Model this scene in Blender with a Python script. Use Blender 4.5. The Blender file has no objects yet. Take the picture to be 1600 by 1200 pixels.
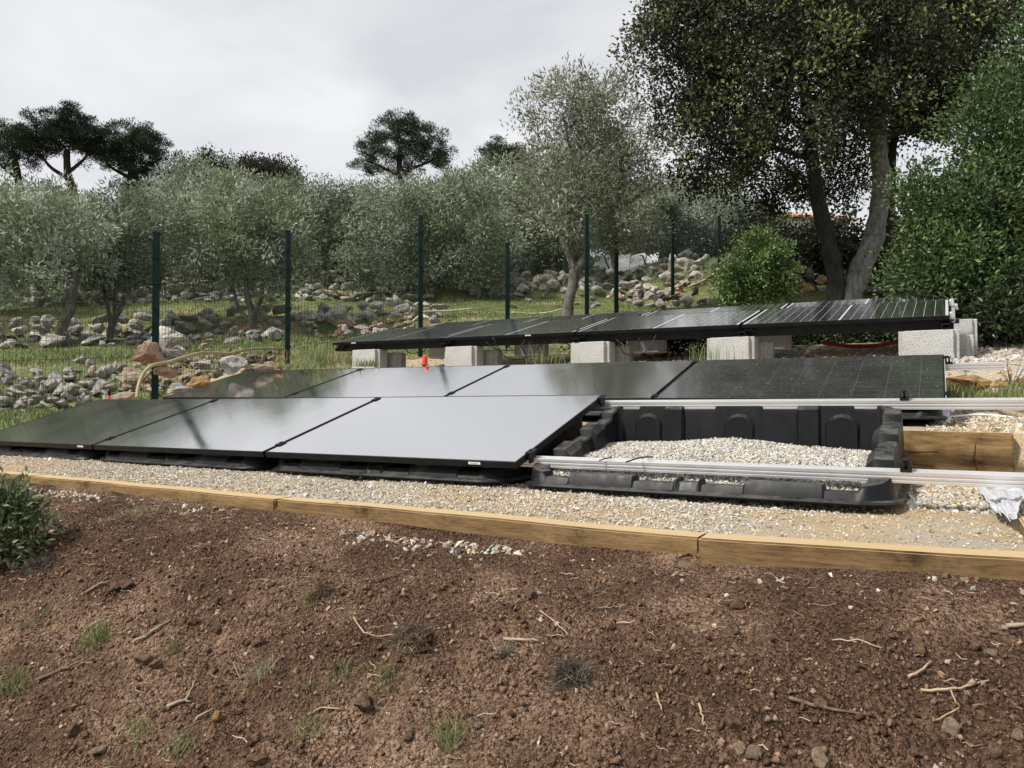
import bpy, bmesh, math, random
import numpy as np
from mathutils import Vector, Matrix, noise as mnoise

R = math.radians
rng = np.random.default_rng(7)
random.seed(7)
sc = bpy.context.scene
col = sc.collection

# ------------------------------------------------------------------ camera
FPX, PITCH = 1176.0, R(1.22)
cd = bpy.data.cameras.new('camera')
cam = bpy.data.objects.new('camera', cd)
col.objects.link(cam)
cam.location = (0, 0, 0)
cam.rotation_euler = (R(90) + PITCH, 0, 0)
cd.sensor_width = 36.0
cd.lens = 36.0 * FPX / 1600.0
cd.clip_start = 0.05
cd.clip_end = 1000
sc.camera = cam

# ------------------------------------------------------------------ light
SUN_TRAVEL = Vector((0.60, 0.33, -0.74)).normalized()
sun_d = -SUN_TRAVEL
sun_elev = math.asin(sun_d.z)
sun_az = math.atan2(sun_d.x, sun_d.y)
w = bpy.data.worlds.new('World')
sc.world = w
w.use_nodes = True
nt = w.node_tree
nt.nodes.clear()
N = nt.nodes.new
out = N('ShaderNodeOutputWorld')
mix = N('ShaderNodeMixShader')
bg1 = N('ShaderNodeBackground'); bg2 = N('ShaderNodeBackground')
sky = N('ShaderNodeTexSky'); sky.sky_type = 'NISHITA'; sky.sun_disc = False
sky.sun_elevation = sun_elev; sky.sun_rotation = sun_az
nt.links.new(sky.outputs[0], bg1.inputs[0]); bg1.inputs[1].default_value = 0.12
tc = N('ShaderNodeTexCoord')
mp = N('ShaderNodeMapping'); mp.inputs['Scale'].default_value = (1.1, 1.1, 2.6); mp.inputs['Rotation'].default_value = (0.15, 0.35, 0.6)
nz = N('ShaderNodeTexNoise'); nz.inputs['Scale'].default_value = 1.7; nz.inputs['Detail'].default_value = 5; nz.inputs['Roughness'].default_value = 0.5
nz.inputs['Distortion'].default_value = 0.6
cr = N('ShaderNodeValToRGB')
cr.color_ramp.elements[0].position = 0.40; cr.color_ramp.elements[0].color = (0.71, 0.72, 0.75, 1)
cr.color_ramp.elements[1].position = 0.62; cr.color_ramp.elements[1].color = (0.93, 0.93, 0.935, 1)
nt.links.new(tc.outputs['Generated'], mp.inputs[0]); nt.links.new(mp.outputs[0], nz.inputs[0])
nt.links.new(nz.outputs[0], cr.inputs[0]); nt.links.new(cr.outputs[0], bg2.inputs[0])
bg2.inputs[1].default_value = 0.84
mix.inputs[0].default_value = 0.92
nt.links.new(bg1.outputs[0], mix.inputs[1]); nt.links.new(bg2.outputs[0], mix.inputs[2])
nt.links.new(mix.outputs[0], out.inputs[0])

sl = bpy.data.lights.new('sun', 'SUN'); sl.energy = 4.4; sl.angle = R(6); sl.color = (1.0, 0.955, 0.88)
so = bpy.data.objects.new('sun', sl); col.objects.link(so)
so.rotation_euler = SUN_TRAVEL.to_track_quat('-Z', 'Y').to_euler()
so.location = (-8, -6, 20)

sc.view_settings.view_transform = 'Standard'
sc.view_settings.look = 'None'
sc.view_settings.exposure = 0.28
sc.view_settings.gamma = 1.0
sc.view_settings.use_curve_mapping = False
sc.cycles.max_bounces = 6
sc.cycles.diffuse_bounces = 3
sc.cycles.transparent_max_bounces = 8

# ------------------------------------------------------------------ frames and terrain
YAW = R(30)
CS, SN = math.cos(YAW), math.sin(YAW)

def S2W(s, t):
    return s * CS + t * SN, -s * SN + t * CS

def W2S(x, y):
    return x * CS - y * SN, x * SN + y * CS

def sstep(a, b, x):
    q = np.clip((x - a) / (b - a), 0, 1)
    return q * q * (3 - 2 * q)

_rg = np.random.default_rng(3)
_tab = _rg.random((64, 64))

def vnoise(x, y):
    xi = np.floor(x).astype(int); yi = np.floor(y).astype(int)
    fx = x - xi; fy = y - yi
    fx = fx * fx * (3 - 2 * fx); fy = fy * fy * (3 - 2 * fy)
    a = _tab[xi % 64, yi % 64]; b = _tab[(xi + 1) % 64, yi % 64]
    c = _tab[xi % 64, (yi + 1) % 64]; d = _tab[(xi + 1) % 64, (yi + 1) % 64]
    return (a * (1 - fx) + b * fx) * (1 - fy) + (c * (1 - fx) + d * fx) * fy - 0.5

def fbm(x, y, o=4):
    v = 0; a = 1.0
    for k in range(o):
        v = v + a * vnoise(x + 13.7 * k, y + 7.3 * k); x = x * 2.03; y = y * 2.03; a *= 0.5
    return v

ST = np.array([-60, -10, -3, 0, .6, 1.0, 1.3, 1.55, 1.8, 2.05, 2.28, 2.3, 4.46, 4.54, 6.05, 6.5, 6.8, 7.1, 8.5, 9.8, 11.5, 13])
SZ = np.array([-9, -4.2, -2.3, -1.58, -1.28, -1.03, -.85, -.72, -.615, -.555, -.525, -.43, -.43, -.18, -.10, .0, .26, .32, .38, .62, .95, 1.3])
HY = np.array([-60, 0, 4, 7, 9.2, 9.7, 12.1, 12.5, 15.9, 16.3, 18.9, 19.3, 23.9, 24.4, 32, 45, 60, 160])
HZ = np.array([-8, -2.0, -.95, -.25, -.18, .36, 1.05, 1.36, 2.08, 2.42, 2.85, 3.2, 4.0, 4.5, 5.9, 8.0, 9.4, 12.0])

def FD(d):
    """real distance for a first estimate d: everything past the fence stands farther off"""
    d = np.asarray(d, float)
    return np.where(d < 9, d, np.where(d < 12, 9 + (d - 9) * 2.8, np.where(d < 16, 17.4 + (d - 12) * 1.7, 24.2 + (d - 16) * 1.2)))
def FK(d): return float(FD(d)) / d
_k = np.where(HY > 9, FD(HY) / np.where(HY == 0, 1, HY), 1.0)
HY = HY * _k; HZ = HZ * _k

def ground(x, y, detail=True):
    x = np.asarray(x, float); y = np.asarray(y, float)
    s, t = W2S(x, y)
    wob = fbm(x * .35, y * .35, 2)
    zs = np.interp(t, ST, SZ)
    zs = zs + (.020 + .055 * sstep(-.9, .2, s) + .030 * sstep(-1.9, -3.0, s)) * sstep(1.5, 2.2, t) * (t < 2.29) - .0
    zs = zs + .40 * sstep(-6.85, -7.25, s) * sstep(5.0, 6.0, t) * sstep(6.95, 6.45, t)
    yy = y + np.where(y > 9, wob * 1.0, 0) + 0.0
    zh = np.interp(yy, HY, HZ) + sstep(4.0, 6.5, x) * sstep(9, 12, y) * 0.65 - sstep(-9, -20, x) * 0.3
    m = sstep(10.2, 12.2, t)                       # far side of the site
    ml = sstep(-7.55, -8.5, s) * sstep(2.6, 4.6, t)  # left side
    m = np.maximum(m, ml)
    z = zs * (1 - m) + zh * m
    if detail:
        z = z + m * 0.05 * fbm(x * 1.1, y * 1.1, 3)
        bank = sstep(2.28, 2.1, t)
        z = z + bank * (0.075 * fbm(x * 1.3 + 5, y * 1.3, 2) * sstep(2.25, 1.6, t) + 0.042 * fbm(x * 5, y * 5, 3) * sstep(2.2, 1.8, t) + 0.02 * fbm(x * 21, y * 21, 3))
    return z

def g(x, y):
    return float(ground(np.array([x]), np.array([y]))[0])

def ray(u, v):
    cx = (u - 800) / FPX; cy = (600 - v) / FPX
    c, s = math.cos(PITCH), math.sin(PITCH)
    return Vector((cx, c - s * cy, s + c * cy))

def at(u, v, d):
    r = ray(u, v); return r * (float(FD(d)) / r.y)

def hit(u, v, d0=1.0, d1=60):
    """where the line of sight meets the ground"""
    r = ray(u, v); r = r / r.y
    d = np.concatenate([np.arange(d0, 5, .01), np.arange(5, d1, .05)])
    below = (r.z * d) < ground(r.x * d, r.y * d)
    i = int(np.argmax(below)) if below.any() else len(d) - 1
    return Vector((r.x * d[i], d[i], g(r.x * d[i], d[i])))

# ------------------------------------------------------------------ object helpers
def link(o, parent=None):
    col.objects.link(o)
    if parent is not None:
        o.parent = parent
    return o

def tag(o, label, cat, group=None):
    o['label'] = label; o['category'] = cat
    if group: o['group'] = group
    return o

def thing(name, label, cat, loc=(0, 0, 0), rot=(0, 0, 0), group=None):
    o = bpy.data.objects.new(name, None); o.empty_display_size = .1
    link(o); o.location = loc; o.rotation_euler = rot
    return tag(o, label, cat, group)

def np_mesh(name, V, F, mats, colr=None, smooth=False, mi=None):
    """V (n,3) F (m,k) arrays"""
    V = np.asarray(V, np.float32); F = np.asarray(F, np.int32)
    me = bpy.data.meshes.new(name)
    m, k = F.shape
    me.vertices.add(len(V)); me.vertices.foreach_set('co', V.ravel())
    me.loops.add(m * k); me.loops.foreach_set('vertex_index', F.ravel())
    me.polygons.add(m); me.polygons.foreach_set('loop_start', np.arange(0, m * k, k, dtype=np.int32))
    if smooth: me.polygons.foreach_set('use_smooth', np.ones(m, bool))
    else: me.polygons.foreach_set('use_smooth', np.zeros(m, bool))
    if mi is not None: me.polygons.foreach_set('material_index', np.asarray(mi, np.int32))
    if colr is not None:
        a = me.color_attributes.new('Col', 'FLOAT_COLOR', 'POINT')
        c4 = np.ones((len(V), 4), np.float32); c4[:, :3] = colr
        a.data.foreach_set('color', c4.ravel())
    me.update(calc_edges=True)
    for x in (mats if isinstance(mats, (list, tuple)) else [mats]): me.materials.append(x)
    return me

def obj(name, me, parent=None, loc=None, rot=None):
    o = bpy.data.objects.new(name, me); link(o, parent)
    if loc is not None: o.location = loc
    if rot is not None: o.rotation_euler = rot
    return o

class MB:
    """collects shapes into one mesh"""
    def __init__(self): self.bm = bmesh.new()
    def box(self, x0, x1, y0, y1, z0, z1, M=None):
        vs = [self.bm.verts.new(p if M is None else M @ Vector(p)) for p in
              [(x0, y0, z0), (x1, y0, z0), (x1, y1, z0), (x0, y1, z0), (x0, y0, z1), (x1, y0, z1), (x1, y1, z1), (x0, y1, z1)]]
        for f in ((3, 2, 1, 0), (4, 5, 6, 7), (0, 1, 5, 4), (1, 2, 6, 5), (2, 3, 7, 6), (3, 0, 4, 7)):
            self.bm.faces.new([vs[i] for i in f])
        return self
    def prism(self, prof, x0, x1):
        """profile in (y, z), extruded along x"""
        a = [self.bm.verts.new((x0, p[0], p[1])) for p in prof]; b = [self.bm.verts.new((x1, p[0], p[1])) for p in prof]
        n = len(prof)
        for i in range(n):
            j = (i + 1) % n; self.bm.faces.new((a[i], a[j], b[j], b[i]))
        self.bm.faces.new(list(reversed(a))); self.bm.faces.new(b)
        return self
    def tube(self, pts, r, n=8, cap=True):
        pts = [Vector(p) for p in pts]
        rs = r if isinstance(r, (list, tuple)) else [r] * len(pts)
        rings = []; up = None
        for i, p in enumerate(pts):
            d = (pts[min(i + 1, len(pts) - 1)] - pts[max(i - 1, 0)])
            d = d.normalized() if d.length > 1e-9 else Vector((0, 0, 1))
            if up is None: up = d.orthogonal().normalized()
            up = (up - d * up.dot(d)).normalized(); sd = d.cross(up)
            rings.append([self.bm.verts.new(p + (up * math.cos(6.28318 * k / n) + sd * math.sin(6.28318 * k / n)) * rs[i]) for k in range(n)])
        for a, b in zip(rings, rings[1:]):
            for k in range(n):
                j = (k + 1) % n; f = self.bm.faces.new((a[k], a[j], b[j], b[k])); f.smooth = True
        if cap:
            self.bm.faces.new(list(reversed(rings[0]))); self.bm.faces.new(rings[-1])
        return self
    def bevel(self, w, seg=1, ang=.6):
        e = [x for x in self.bm.edges if len(x.link_faces) == 2 and x.calc_face_angle(0) > ang]
        bmesh.ops.bevel(self.bm, geom=e, offset=w, segments=seg, affect='EDGES', clamp_overlap=True)
        return self
    def mesh(self, name, mat):
        bmesh.ops.recalc_face_normals(self.bm, faces=self.bm.faces[:])
        me = bpy.data.meshes.new(name); self.bm.to_mesh(me); self.bm.free()
        for m in (mat if isinstance(mat, (list, tuple)) else [mat]): me.materials.append(m)
        return me
    def build(self, name, mat, parent=None, loc=None, rot=None):
        return obj(name, self.mesh(name, mat), parent, loc, rot)

# ------------------------------------------------------------------ materials
def new_mat(name):
    m = bpy.data.materials.new(name); m.use_nodes = True
    n = m.node_tree; b = n.nodes['Principled BSDF']
    return m, n, b

def ramp(n, stops):
    r = n.nodes.new('ShaderNodeValToRGB'); e = r.color_ramp.elements
    while len(e) < len(stops): e.new(0.5)
    for el, (p, c) in zip(e, stops):
        el.position = p; el.color = (*c, 1)
    return r

def noise_node(n, scale, detail=4, rough=.55, coord='Object', sc3=None, dist=0):
    t = n.nodes.new('ShaderNodeTexCoord'); z = n.nodes.new('ShaderNodeTexNoise')
    z.inputs['Scale'].default_value = scale; z.inputs['Detail'].default_value = detail
    z.inputs['Roughness'].default_value = rough; z.inputs['Distortion'].default_value = dist
    if sc3:
        mpn = n.nodes.new('ShaderNodeMapping'); mpn.inputs['Scale'].default_value = sc3
        n.links.new(t.outputs[coord], mpn.inputs[0]); n.links.new(mpn.outputs[0], z.inputs[0])
    else:
        n.links.new(t.outputs[coord], z.inputs[0])
    return z

def bump(n, b, src, strength, dist):
    k = n.nodes.new('ShaderNodeBump'); k.inputs['Strength'].default_value = strength; k.inputs['Distance'].default_value = dist
    n.links.new(src, k.inputs['Height'])
    n.links.new(k.outputs[0], b.inputs['Normal'])
    return k

def mixc(n, fac, a, b, mode='MIX'):
    m = n.nodes.new('ShaderNodeMix'); m.data_type = 'RGBA'; m.blend_type = mode
    for sock, v in ((m.inputs[0], fac), (m.inputs[6], a), (m.inputs[7], b)):
        if hasattr(v, 'links') or hasattr(v, 'is_output'): n.links.new(v, sock)
        elif isinstance(v, (int, float)): sock.default_value = v
        else: sock.default_value = (*v, 1)
    return m.outputs[2]

def noisy(name, stops, scale=6, rough=.8, bs=.3, bd=.01, bscale=None, detail=5, sc3=None, spec=.3, coord='Object', metallic=0):
    m, n, b = new_mat(name)
    z = noise_node(n, scale, detail, .6, coord, sc3)
    r = ramp(n, stops); n.links.new(z.outputs[0], r.inputs[0]); n.links.new(r.outputs[0], b.inputs['Base Color'])
    b.inputs['Roughness'].default_value = rough; b.inputs['Specular IOR Level'].default_value = spec
    b.inputs['Metallic'].default_value = metallic
    if bs:
        z2 = noise_node(n, bscale or scale * 4, 5, .65, coord, sc3); bump(n, b, z2.outputs[0], bs, bd)
    return m

def attr_mat(name, rough=.8, spec=.25, var=.35, vscale=60, transl=0.0, bs=0, bd=.003, perobj=0.0):
    m, n, b = new_mat(name)
    a = n.nodes.new('ShaderNodeAttribute'); a.attribute_name = 'Col'
    z = noise_node(n, vscale, 3)
    r = ramp(n, [(.3, (1 - var,) * 3), (.7, (1 + var * .5,) * 3)]); n.links.new(z.outputs[0], r.inputs[0])
    c = mixc(n, 1.0, a.outputs['Color'], r.outputs[0], 'MULTIPLY')
    if perobj:      # one plant is a little paler or greener than the next
        oi = n.nodes.new('ShaderNodeObjectInfo'); ro = ramp(n, [(0, (1 - perobj, 1 - perobj * .9, 1 - perobj)), (.5, (1, 1, .94)), (1, (1 + perobj * .6, 1 + perobj * .6, 1 + perobj * .75))])
        n.links.new(oi.outputs['Random'], ro.inputs[0]); c = mixc(n, 1.0, c, ro.outputs[0], 'MULTIPLY')
    n.links.new(c, b.inputs['Base Color'])
    b.inputs['Roughness'].default_value = rough; b.inputs['Specular IOR Level'].default_value = spec
    if bs: bump(n, b, z.outputs[0], bs, bd)
    if transl:
        tr = n.nodes.new('ShaderNodeBsdfTranslucent'); mx = n.nodes.new('ShaderNodeMixShader'); mx.inputs[0].default_value = transl
        n.links.new(c, tr.inputs[0]); n.links.new(b.outputs[0], mx.inputs[1]); n.links.new(tr.outputs[0], mx.inputs[2])
        n.links.new(mx.outputs[0], n.nodes['Material Output'].inputs[0])
    return m

M = {}
# soil
m, n, b = new_mat('soil'); M['soil'] = m
z1 = noise_node(n, 2.2, 6, .6); z2 = noise_node(n, 55, 6, .7); z3 = noise_node(n, 240, 3, .6)
r1 = ramp(n, [(.32, (.066, .039, .026)), (.48, (.112, .068, .046)), (.62, (.23, .152, .105))]); n.links.new(z1.outputs[0], r1.inputs[0])
r2 = ramp(n, [(.3, (.5, .49, .48)), (.55, (1.15, 1.15, 1.15)), (.78, (1.8, 1.75, 1.65))]); n.links.new(z2.outputs[0], r2.inputs[0])
c = mixc(n, 1.0, r1.outputs[0], r2.outputs[0], 'MULTIPLY')
tcv = n.nodes.new('ShaderNodeTexCoord'); vor = []
for vs in (150, 70):     # earth crumbs of two sizes
    vo = n.nodes.new('ShaderNodeTexVoronoi'); vo.inputs['Scale'].default_value = vs; vo.inputs['Randomness'].default_value = 1.0
    n.links.new(tcv.outputs['Object'], vo.inputs['Vector']); vor.append(vo)
bwv = n.nodes.new('ShaderNodeRGBToBW'); n.links.new(vor[0].outputs['Color'], bwv.inputs[0])
rv = ramp(n, [(.2, (.62, .60, .58)), (.8, (1.35, 1.34, 1.32))]); n.links.new(bwv.outputs[0], rv.inputs[0])
c = mixc(n, 1.0, c, rv.outputs[0], 'MULTIPLY')
n.links.new(c, b.inputs['Base Color']); b.inputs['Roughness'].default_value = .95; b.inputs['Specular IOR Level'].default_value = .12
s1 = n.nodes.new('ShaderNodeMath'); s1.operation = 'MULTIPLY_ADD'; s1.inputs[1].default_value = 1.8; n.links.new(vor[1].outputs['Distance'], s1.inputs[0]); n.links.new(vor[0].outputs['Distance'], s1.inputs[2])
s2n = n.nodes.new('ShaderNodeMath'); s2n.operation = 'SUBTRACT'; n.links.new(z2.outputs[0], s2n.inputs[0]); n.links.new(s1.outputs[0], s2n.inputs[1])
bump(n, b, s2n.outputs[0], 1.0, .011)
# gravel sheet
m, n, b = new_mat('gravel_fines'); M['fines'] = m
z1 = noise_node(n, 1.7, 4, .6); z2 = noise_node(n, 130, 4, .7)
r1 = ramp(n, [(.36, (.50, .37, .22)), (.5, (.50, .40, .265)), (.62, (.47, .425, .35))]); n.links.new(z1.outputs[0], r1.inputs[0])
r2 = ramp(n, [(.3, (.4, .38, .36)), (.6, (1.0, 1.0, 1.0))]); n.links.new(z2.outputs[0], r2.inputs[0])
n.links.new(mixc(n, 1.0, r1.outputs[0], r2.outputs[0], 'MULTIPLY'), b.inputs['Base Color'])
b.inputs['Roughness'].default_value = .95; b.inputs['Specular IOR Level'].default_value = .1
bump(n, b, z2.outputs[0], .9, .01)
# hillside
m, n, b = new_mat('hillside_turf'); M['turf'] = m
z1 = noise_node(n, .55, 5, .6); z2 = noise_node(n, 9, 5, .7)
r1 = ramp(n, [(.34, (.095, .120, .048)), (.5, (.14, .165, .068)), (.58, (.23, .21, .11)), (.68, (.36, .29, .18))]); n.links.new(z1.outputs[0], r1.inputs[0])
r2 = ramp(n, [(.3, (.5, .5, .5)), (.7, (1.25, 1.25, 1.2))]); n.links.new(z2.outputs[0], r2.inputs[0])
n.links.new(mixc(n, 1.0, r1.outputs[0], r2.outputs[0], 'MULTIPLY'), b.inputs['Base Color'])
b.inputs['Roughness'].default_value = .95; b.inputs['Specular IOR Level'].default_value = .1
bump(n, b, z2.outputs[0], .8, .08)

M['pebble'] = attr_mat('pebble', .9, .15, .25, 120)
M['clod'] = attr_mat('soil_clod', .95, .1, .4, 160)
M['leaf'] = attr_mat('leaf', .6, .15, .12, 3, .15, perobj=.34)
M['gleaf'] = attr_mat('glossy_leaf', .42, .3, .12, 3, .18)
M['grass'] = attr_mat('grass_blade', .6, .3, .15, 4, .25)
M['debris'] = attr_mat('dry_debris', .85, .15, .3, 40)

def rock_mat(name, a, b_, c_, dark=(.10, .09, .08)):
    m, n, b = new_mat(name)
    z1 = noise_node(n, 4.0, 6, .65); z2 = noise_node(n, 22, 6, .75)
    oi = n.nodes.new('ShaderNodeObjectInfo')
    r1 = ramp(n, [(.3, dark), (.42, a), (.55, b_), (.72, c_)]); n.links.new(z1.outputs[0], r1.inputs[0])
    r2 = ramp(n, [(.34, (.25, .24, .23)), (.5, (.9, .9, .9)), (.7, (1.2, 1.2, 1.2))]); n.links.new(z2.outputs[0], r2.inputs[0])
    r3 = ramp(n, [(0, (.72, .72, .72)), (1, (1.15, 1.12, 1.06))]); n.links.new(oi.outputs['Random'], r3.inputs[0])
    q = mixc(n, 1.0, r1.outputs[0], r2.outputs[0], 'MULTIPLY'); q = mixc(n, 1.0, q, r3.outputs[0], 'MULTIPLY')
    n.links.new(q, b.inputs['Base Color']); b.inputs['Roughness'].default_value = .92; b.inputs['Specular IOR Level'].default_value = .15
    bump(n, b, z2.outputs[0], .8, .03)
    return m
M['lime'] = rock_mat('limestone', (.36, .345, .32), (.52, .50, .465), (.66, .64, .60))
M['orange'] = rock_mat('ochre_stone', (.38, .22, .10), (.50, .31, .15), (.56, .42, .27), (.22, .11, .05))
M['pink'] = rock_mat('pinkish_stone', (.46, .37, .28), (.58, .49, .39), (.68, .61, .52), (.24, .13, .08))
M['redrock'] = rock_mat('reddish_stone', (.36, .22, .15), (.46, .33, .25), (.55, .46, .38), (.20, .09, .05))
M['tan'] = rock_mat('tan_stone', (.36, .27, .19), (.46, .36, .265), (.56, .47, .37), (.24, .16, .105))
M['shadedrock'] = rock_mat('shaded_stone', (.10, .095, .088), (.17, .16, .15), (.26, .25, .235), (.05, .045, .04))  # darker grey copy of the limestone with shade put into its colour
M['soilstone'] = rock_mat('soil_stained_stone', (.22, .13, .085), (.30, .20, .14), (.40, .31, .24), (.12, .065, .04))

# timber
m, n, b = new_mat('oak_sleeper'); M['timber'] = m
z1 = noise_node(n, 7, 7, .72, sc3=(.5, 2.2, 3.4), dist=.6); z2 = noise_node(n, 26, 7, .8, sc3=(.5, 3, 4)); z3 = noise_node(n, 2.6, 7, .75, sc3=(1, 1, 1.2))
oi = n.nodes.new('ShaderNodeObjectInfo')
r1 = ramp(n, [(.28, (.13, .078, .034)), (.45, (.25, .160, .072)), (.6, (.33, .225, .110)), (.75, (.42, .31, .175))]); n.links.new(z1.outputs[0], r1.inputs[0])
r2 = ramp(n, [(.30, (.35, .31, .28)), (.46, (.88, .88, .88)), (.7, (1.15, 1.15, 1.15))]); n.links.new(z2.outputs[0], r2.inputs[0])
r3 = ramp(n, [(.34, (.22, .20, .18)), (.46, (.85, .85, .85)), (.62, (1.1, 1.1, 1.1))]); n.links.new(z3.outputs[0], r3.inputs[0])
r4 = ramp(n, [(0, (.60, .57, .55)), (1, (.95, .93, .88))]); n.links.new(oi.outputs['Random'], r4.inputs[0])
q = mixc(n, 1.0, r1.outputs[0], r2.outputs[0], 'MULTIPLY'); q = mixc(n, .95, q, r3.outputs[0], 'MULTIPLY'); q = mixc(n, 1.0, q, r4.outputs[0], 'MULTIPLY')
# pale sand dust lying on upward faces
ge = n.nodes.new('ShaderNodeNewGeometry'); sp = n.nodes.new('ShaderNodeSeparateXYZ'); n.links.new(ge.outputs['Normal'], sp.inputs[0])
mr = n.nodes.new('ShaderNodeMapRange'); mr.inputs[1].default_value = .6; mr.inputs[2].default_value = .95; n.links.new(sp.outputs[2], mr.inputs[0])
mu = n.nodes.new('ShaderNodeMath'); mu.operation = 'MULTIPLY'; mu.inputs[1].default_value = .8; n.links.new(mr.outputs[0], mu.inputs[0])
q = mixc(n, mu.outputs[0], q, (.52, .39, .22))
n.links.new(q, b.inputs['Base Color']); b.inputs['Roughness'].default_value = .8; b.inputs['Specular IOR Level'].default_value = .2
bump(n, b, z2.outputs[0], .5, .006)
M['crack'] = noisy('dark_crack', [(.3, (.02, .013, .008)), (.7, (.05, .03, .015))], 20)

# black plastic
m, n, b = new_mat('black_plastic'); M['plastic'] = m
z1 = noise_node(n, 5, 6, .7); z2 = noise_node(n, 14, 5, .7, sc3=(1, 1, .25))
r1 = ramp(n, [(.35, (.006, .0065, .0075)), (.58, (.010, .011, .012)), (.75, (.035, .035, .035))]); n.links.new(z1.outputs[0], r1.inputs[0])
r2 = ramp(n, [(.3, (.30,) * 3), (.7, (.55,) * 3)]); n.links.new(z2.outputs[0], r2.inputs[0])
n.links.new(r1.outputs[0], b.inputs['Base Color']); n.links.new(r2.outputs[0], b.inputs['Roughness']); b.inputs['Specular IOR Level'].default_value = .16
bump(n, b, z2.outputs[0], .06, .004)
ge = n.nodes.new('ShaderNodeNewGeometry'); sp = n.nodes.new('ShaderNodeSeparateXYZ'); n.links.new(ge.outputs['Normal'], sp.inputs[0])
mr = n.nodes.new('ShaderNodeMapRange'); mr.inputs[1].default_value = .5; mr.inputs[2].default_value = .95; n.links.new(sp.outputs[2], mr.inputs[0])
zd = noise_node(n, 11, 6, .75); dm = n.nodes.new('ShaderNodeMapRange'); dm.inputs[1].default_value = .38; dm.inputs[2].default_value = .68; n.links.new(zd.outputs[0], dm.inputs[0])
mu = n.nodes.new('ShaderNodeMath'); mu.operation = 'MULTIPLY'; n.links.new(mr.outputs[0], mu.inputs[0]); n.links.new(dm.outputs[0], mu.inputs[1])
n.links.new(mixc(n, mu.outputs[0], r1.outputs[0], (.11, .105, .095)), b.inputs['Base Color'])  # upward faces painted greyer: settled dust, plus light on the rim put into colour
M['frame'] = noisy('black_anodised', [(.4, (.006, .006, .007)), (.6, (.010, .010, .011))], 8, .4, 0, spec=.2)
M['alu'] = noisy('aluminium', [(.3, (.74, .74, .75)), (.7, (.82, .82, .83))], 3, .35, 0, metallic=.64, spec=.5)
M['black_metal'] = noisy('black_painted_steel', [(.4, (.011, .012, .014)), (.6, (.02, .02, .022))], 6, .45, .05, .001, spec=.2)
M['label'] = noisy('white_label', [(.45, (.7, .7, .7)), (.55, (.8, .8, .8))], 30, .5, 0)
M['ink'] = noisy('label_print', [(.4, (.05, .05, .05)), (.6, (.08, .08, .08))], 30, .6, 0)

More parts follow.
